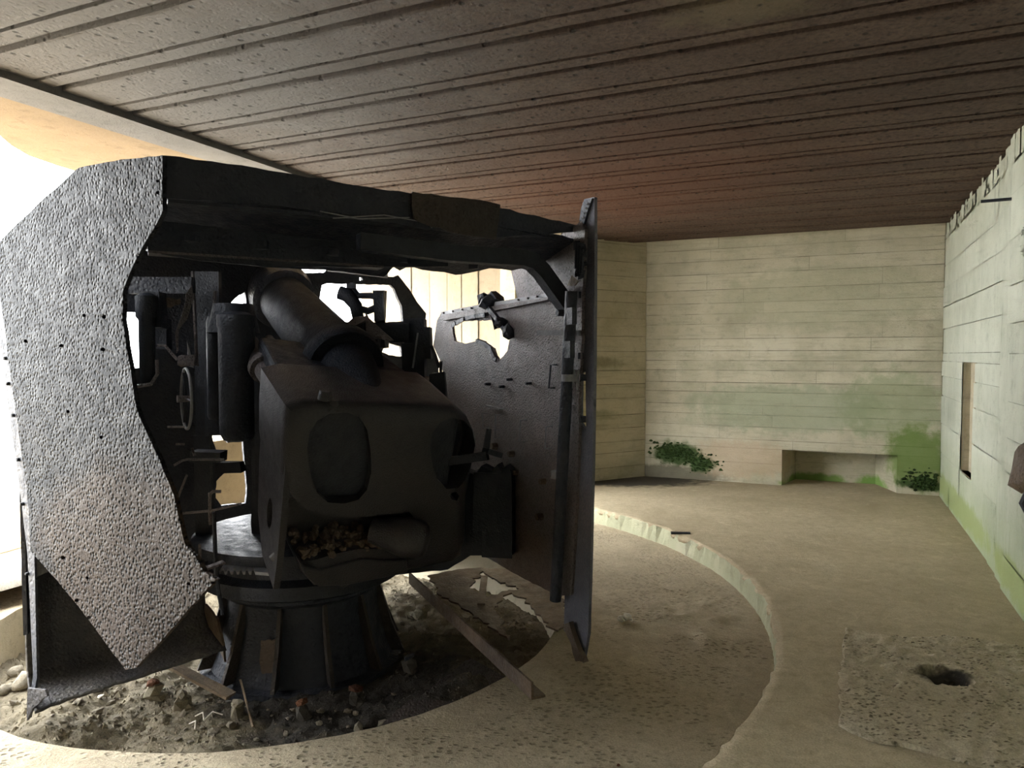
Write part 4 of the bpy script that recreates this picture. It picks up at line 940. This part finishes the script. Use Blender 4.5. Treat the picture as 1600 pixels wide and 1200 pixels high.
for pth, r_ in [([(262, 667), (288, 667)], .007), ([(275, 694), (288, 694)], .007), ([(272, 727), (284, 720), (292, 718), (350, 718)], .008), ([(300, 700), (304, 712)], .008), ([(292, 742), (277, 780)], .007), ([(276, 803), (330, 798), (377, 787)], .008), ([(328, 770), (328, 800), (329, 820)], .01), ([(328, 772), (333, 768), (345, 768)], .01), ([(334, 800), (338, 905), (348, 960)], .012), ([(312, 850), (313, 888)], .008)]:
    MB().tube([atd(x, y, 4.25) for x, y in pth], r_, 6).build('linkage_rod', M['plate_in'] if r_ < .011 else M['steel'], car)
vbox('linkage_block', 296, 706, 345, 722, 4.4, .1, 'black_shade'); vbox('linkage_block', 340, 722, 375, 736, 4.45, .1, 'black_shade', .015)
# toothed training arc and its guard
ga, gz = PC, .335
arcp = [atz(x, y, gz + .02) for x, y in [(343, 893), (352, 877), (372, 873), (400, 878), (416, 888), (420, 895)]]
teeth = []
for k in range(6): teeth += [atz(402 - k * 9.5, 893.5 - k * .2, gz + .02), atz(399 - k * 9.5, 893.3, gz + .02), atz(396.5 - k * 9.5, 887, gz + .02), atz(393.5 - k * 9.5, 887, gz + .02)]
sheet('toothed_arc', arcp + teeth, V((0, 0, gz + .02)), UP, .018, M['edge'], car, rag=0.0005, step=.2)
MB().bar(atd(309, 893, 4.1), atd(350, 878, 4.2), .05, .012).build('guard_bar', M['plate_in'], car)
# lever on the right of the breech
MB().bar(atd(758, 704, 4.2), atd(780, 711, 4.25), .07, .03, UP).build('foot_lever', M['black_shade'], car); MB().bar(atd(690, 722, 4.3), atd(762, 712, 4.2), .035, .05, UP).build('lever_arm', M['black_shade'], car)
MB().tube([atd(760, 700, 4.2), atd(764, 670, 4.2)], [.02, .016], 8).build('lever_grip', M['black_shade'], car)
vbox('side_box', 742, 742, 798, 830, 4.7, .3, 'black_shade', .02); vbox('side_box', 752, 830, 800, 872, 4.72, .25, 'black_shade')

# ------------------------------------------------------------------ pedestal bolted into the pit
ped = thing('gun_pedestal', 'black cone-shaped gun pedestal with welded ribs standing in the rubble pit', 'pedestal', (PC.x, PC.y, PIT_Z))
MB().lathe(PC + UP * (PIT_Z - .05), [(.66, 0), (.66, .09), (.60, .10), (.56, .2), (.50, .45), (.50, .56), (.56, .60), (.56, .64), (.4, .645)], 48).build('pedestal_drum', M['steel'], ped, auto=30)
for k in range(12):
    t = math.radians(-150 + k * 30); d = V((math.cos(t), math.sin(t), 0)); sdv = V((-d.y, d.x, 0)) * .012
    a = PC + UP * PIT_Z; pts_ = [a + d * .48 + UP * .52, a + d * .52 + UP * .52, a + d * .60 + UP * .25, a + d * .68 + UP * .06, a + d * .48 + UP * .06]
    MB().add([p + sdv for p in pts_] + [p - sdv for p in pts_], [(0, 1, 2, 3, 4), (9, 8, 7, 6, 5)] + [(i, (i + 1) % 5, (i + 1) % 5 + 5, i + 5) for i in range(5)]).build('rib', M['darkrust'], ped)
o_ = atd(424, 1015, 4.36); n_ = V((-.1, -1, 0)).normalized()
sheet('rust_scab', px([(408, 1001), (435, 1000), (437, 1020), (434, 1060), (424, 1068), (410, 1060), (406, 1030)], o_, n_), o_, n_, .012, M['rustplate'], ped, grid=.02, warp=.02, rag=.006, step=.02)

# ------------------------------------------------------------------ rubble and debris in the pit
def bed(x, y, dz=0.0):
    p = atz(x, y, PIT_Z + .03); p.z = bed_z(V((p.x, p.y, 0))) + dz; return p
studs = [(240, 1083, .05, 'broken brick-red'), (285, 1100, .055, 'pale dusty'), (372, 1112, .055, 'dark grey'), (472, 1112, .05, 'orange-topped'), (556, 1088, .05, 'red-brown'), (640, 1050, .05, 'black'), (657, 952, .05, 'light-capped')]
where = ['beneath the edge of the bent front skirt', 'left of the fallen slat\'s middle', 'beside the thin upright stick', 'in front of the pedestal ribs', 'between the pedestal and the dark slab', 'deep in the shadow right of the pedestal', 'in the sunlit gap right of the breech']
where[1] = 'below the fallen timber slat'
for (x, y, r_, cc), wh in zip(studs, where):
    b = bed(x, y + 10, -.03)
    t = thing('anchor_stud', f'{cc} anchor stub in the rubble {wh}', 'anchor stub', b, 'anchor stubs around the pedestal')
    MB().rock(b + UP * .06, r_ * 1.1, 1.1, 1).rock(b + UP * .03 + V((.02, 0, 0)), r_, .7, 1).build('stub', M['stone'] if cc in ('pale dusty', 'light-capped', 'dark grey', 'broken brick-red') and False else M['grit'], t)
    mm = MB()
    mm.rock(b + UP * .115, r_ * .85, .5); mm.build('cap', M['rust'] if cc in ('broken brick-red', 'orange-topped', 'red-brown') else (M['steel'] if cc == 'black' else M['stone']), t)
# small stones, each its own object
protos = []
for k in range(8):
    protos.append(MB().rock((0, 0, 0), 1.0, .55, 1).build('stone', M['stone']).data)
for o in [o for o in C.objects if o.name.startswith('stone') and o.data in protos]: bpy.data.objects.remove(o)
cnt = 0
while cnt < 130:
    if cnt < 85: x, y = random.uniform(20, 420), random.uniform(1060, 1165)
    elif cnt < 105: x, y = random.uniform(400, 640), random.uniform(1080, 1140)
    else: x, y = random.uniform(600, 840), random.uniform(925, 1030)
    p = bed(x, y)
    rr = (p - PIT).xy.length
    if rr > PIT_R - .06 or (p - PC).xy.length < .72: continue
    o = bpy.data.objects.new('stone', random.choice(protos)); C.objects.link(o); sz = random.choice([.012, .015, .018, .022, .028, .036]); o.scale = (sz, sz, sz); p.z += sz * .25; o.location = p; o.rotation_euler = (random.uniform(-.3, .3), random.uniform(-.3, .3), random.uniform(0, 6.28))
    zone = 0 if cnt < 85 else 1 if cnt < 105 else 2
    tag(o, ('small angular stone chip on the sunlit dirt below the shield skirt', 'small stone chip on the black dirt before the pedestal', 'small stone chip on the dirt between pedestal and torn platform')[zone], 'stone', ('sunlit stone chips', 'stone chips before the pedestal', 'stone chips behind the angle iron')[zone]); cnt += 1
m = MB(); rs = random.Random(3)
for k in range(9000):
    t = rs.uniform(0, 6.283); r_ = PIT_R * math.sqrt(rs.uniform(.12, .97)); p = PIT + V((r_ * math.cos(t), r_ * math.sin(t), 0)); p.z = bed_z(p)
    sz = rs.choice((.005, .007, .009, .012, .016, .022, .03) if p.x < -1.5 and k % 3 == 0 else (.005, .007, .009, .012, .016)); a = rs.uniform(0, 6.28); ca, sa = math.cos(a), math.sin(a); q = [V((rs.uniform(.6, 1.3), 0, -.3)), V((-.5, rs.uniform(.6, 1), -.3)), V((-.5, -rs.uniform(.6, 1), -.3)), V((rs.uniform(-.3, .3), rs.uniform(-.3, .3), rs.uniform(.4, .8)))]
    m.add([p + V((v.x * ca - v.y * sa, v.x * sa + v.y * ca, v.z)) * sz for v in q], [(0, 1, 3), (1, 2, 3), (2, 0, 3), (0, 2, 1)])
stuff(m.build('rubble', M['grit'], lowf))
for i, (x, y, s_, lab) in enumerate([(52, 1072, .07, 'rounded grey stone beside the lower left corner of the shield, topmost of three'), (22, 1076, .05, 'pale flat stone beside the lower left corner of the shield, lowest of three'), (38, 1050, .05, 'small tan stone against the pit wall behind two others at the shield corner')]):
    p = atz(x - 14, y, PIT_Z + .05); p.z = bed_z(p) + s_ * .3; o = MB().rock((0, 0, 0), s_, .7, 2).build('stone', M['stone'], smooth=True); o.location = p; tag(o, lab, 'stone')
def plank_thing(name, label, cat, a, b, w, h, mat):
    c = (a + b) / 2; o = MB().bar(a - c, b - c, w, h, UP, .006).build(name, M[mat]); o.location = c; return tag(o, label, cat)
plank_thing('timber_slat', 'fallen weathered timber slat leaning from the shield skirt onto the rubble', 'slat', bed(238, 1070, .20), bed(360, 1100, .03), .075, .018, 'wood')
plank_thing('wooden_stick', 'thin pale wooden stick standing slantwise in the rubble before the pedestal', 'stick', bed(375, 1085, .13), bed(396, 1134, .01), .012, .012, 'wood')
o_ = bed(715, 1065, .07)
for nm, lab, pts_, dz in [('steel_slab', 'dark rusted steel slab lying against the pit rim under the angle iron', [(660, 1072), (735, 1022), (790, 1058), (700, 1108), (655, 1090)], .10), ('steel_slab', 'dark sloping steel slab half buried at the pit rim, nearest the camera', [(600, 1120), (640, 1090), (690, 1096), (715, 1102), (600, 1145), (585, 1140)], .08)]:
    pn_ = V((.12, -.22, 1)).normalized(); o0 = bed(*pts_[2], dz)
    P_ = px(pts_, o0, pn_); o = sheet(nm, P_, o0, pn_, .02, M['darkrust'], None, grid=.05, warp=.012, rag=.006); tag(o, lab, 'slab')
o0 = bed(353, 1040, .06); n0_ = V((-.3, -.8, .5)).normalized()
tag(sheet('bent_plate', px([(322, 1040), (346, 1034), (346, 1048), (334, 1085), (338, 1080), (330, 1070)], o0, n0_), o0, n0_, .01, M['plate_in'], None, rag=.004), 'small pale bent plate hanging below the end of the front skirt', 'plate')
for x, y, lab in [(493 * .8, 1085, 'white flat chip beside the pedestal foot, left of its twin'), (410, 1087, 'grey flat chip beside the pedestal foot, right of its twin'), (157, 1094, 'white flat chip on the sunlit rubble below the shield skirt')]:
    p = bed(x, y, .01); o = MB().rock((0, 0, 0), .026, .35, 1).build('stone_chip', M['paper']); o.location = p; tag(o, lab, 'chip')
# dry straw wisps
for x, y in [(305, 1125), (296, 1135), (318, 1130)]:
    p = bed(x, y, .02); o = MB().tube([V((0, 0, 0)), V((.05, .02, .03)), V((.10, .0, .01))], .004, 5).build('straw', M['paper']); o.location = p; o.rotation_euler.z = random.uniform(0, 6); tag(o, {305: 'pale dry straw wisp on the sunlit rubble, uppermost of three', 296: 'pale dry straw wisp on the sunlit rubble, lowest of three', 318: 'pale dry straw wisp on the sunlit rubble, nearest the upright stick'}[x], 'straw')

# ------------------------------------------------------------------ on the floors and walls
p = atz(980, 971, LOW); m = MB()
for k in range(7): m.rock(V((random.uniform(-.05, .05), random.uniform(-.03, .03), random.uniform(.0, .02))), random.uniform(.02, .035), .5)
o = m.build('paper_scrap', M['paper']); p.z = max(v.co.z for v in lowf.data.vertices if (v.co - p).xy.length < .10); o.location = p + UP * .012; tag(o, 'crumpled pale paper scrap on the sandy lower floor right of the shield', 'paper')
c = atz(1063, 834, 0); o = MB().box((0, 0, .006), (.17, .03, .014), Matrix.Rotation(-.1, 3, 'Z'), .004).build('iron_bar', M['black_shade']); o.location = c; tag(o, 'short dark iron bar lying on the floor edge of the round step', 'bar')
p = atz(966, 1197, LOW); o = MB().rock((0, 0, 0), .012, .5, 1).build('orange_crumb', M['rust']); o.location = p + UP * .005; tag(o, 'tiny orange crumb on the floor at the very bottom of the picture', 'crumb')
def onW(x, y, off=0.0): return hit(x, y, RCp - E1 * off, -E1)
a, b = onW(1588, 310), onW(1588, 310) - E1 * .20 + E2 * 0.02
o = MB().cyl(V((0, 0, 0)) + E1 * .05, b - a, .011, .011, 8).build('iron_rod', M['black_shade']); o.location = a; tag(o, 'dark iron rod sticking out of the pale wall near the ceiling', 'rod')
wp = onW(1612, 735, .04)
t = thing('rusty_wall_bracket', 'rusted broken iron bracket fixed to the pale right wall at the picture edge', 'bracket', wp)
m = MB().rock(V((0, 0, 0)), .12, 1.3, 2); o = m.build('bracket_body', M['rustplate'], smooth=True); o.parent = t; o.matrix_parent_inverse = Matrix()
o = MB().tube([V((0, 0, -.08)), V((0.0, .02, -.2)) - E1 * .03, V((0, 0, -.28)) - E1 * .0], .018, 8).build('bracket_hook', M['steel']); o.parent = t; o.matrix_parent_inverse = Matrix()
m = MB()
for k in range(14): m.rock(onW(1600 + random.uniform(-6, 10), 372 + random.uniform(-26, 26), .02) , random.uniform(.02, .04), .8)
o = stuff(struct(m.build('spalled_concrete', M['wall_right']))); o['kind'] = 'structure'
# moss clumps on the back wall
m = MB(); rs = random.Random(5)
for k in range(520):
    if k < 300:
        s_ = rs.gauss(.40, .15); z_ = rs.gauss(.33, .05) - .12 * (s_ - .42)
    elif k < 400: s_ = rs.gauss(.75, .1); z_ = rs.gauss(.2, .06)
    else: s_ = rs.gauss(3.22, .1); z_ = rs.gauss(.16, .07)
    if not (.02 < s_ < 3.37 and .03 < z_): continue
    p = LC + dB * s_ + UP * z_ + nB * .004; m.rock(p, rs.uniform(.008, .03), .6)
mo = stuff(m.build('moss', M['moss'])); mo.parent = wb; mo.matrix_parent_inverse = wb.matrix_world.inverted()
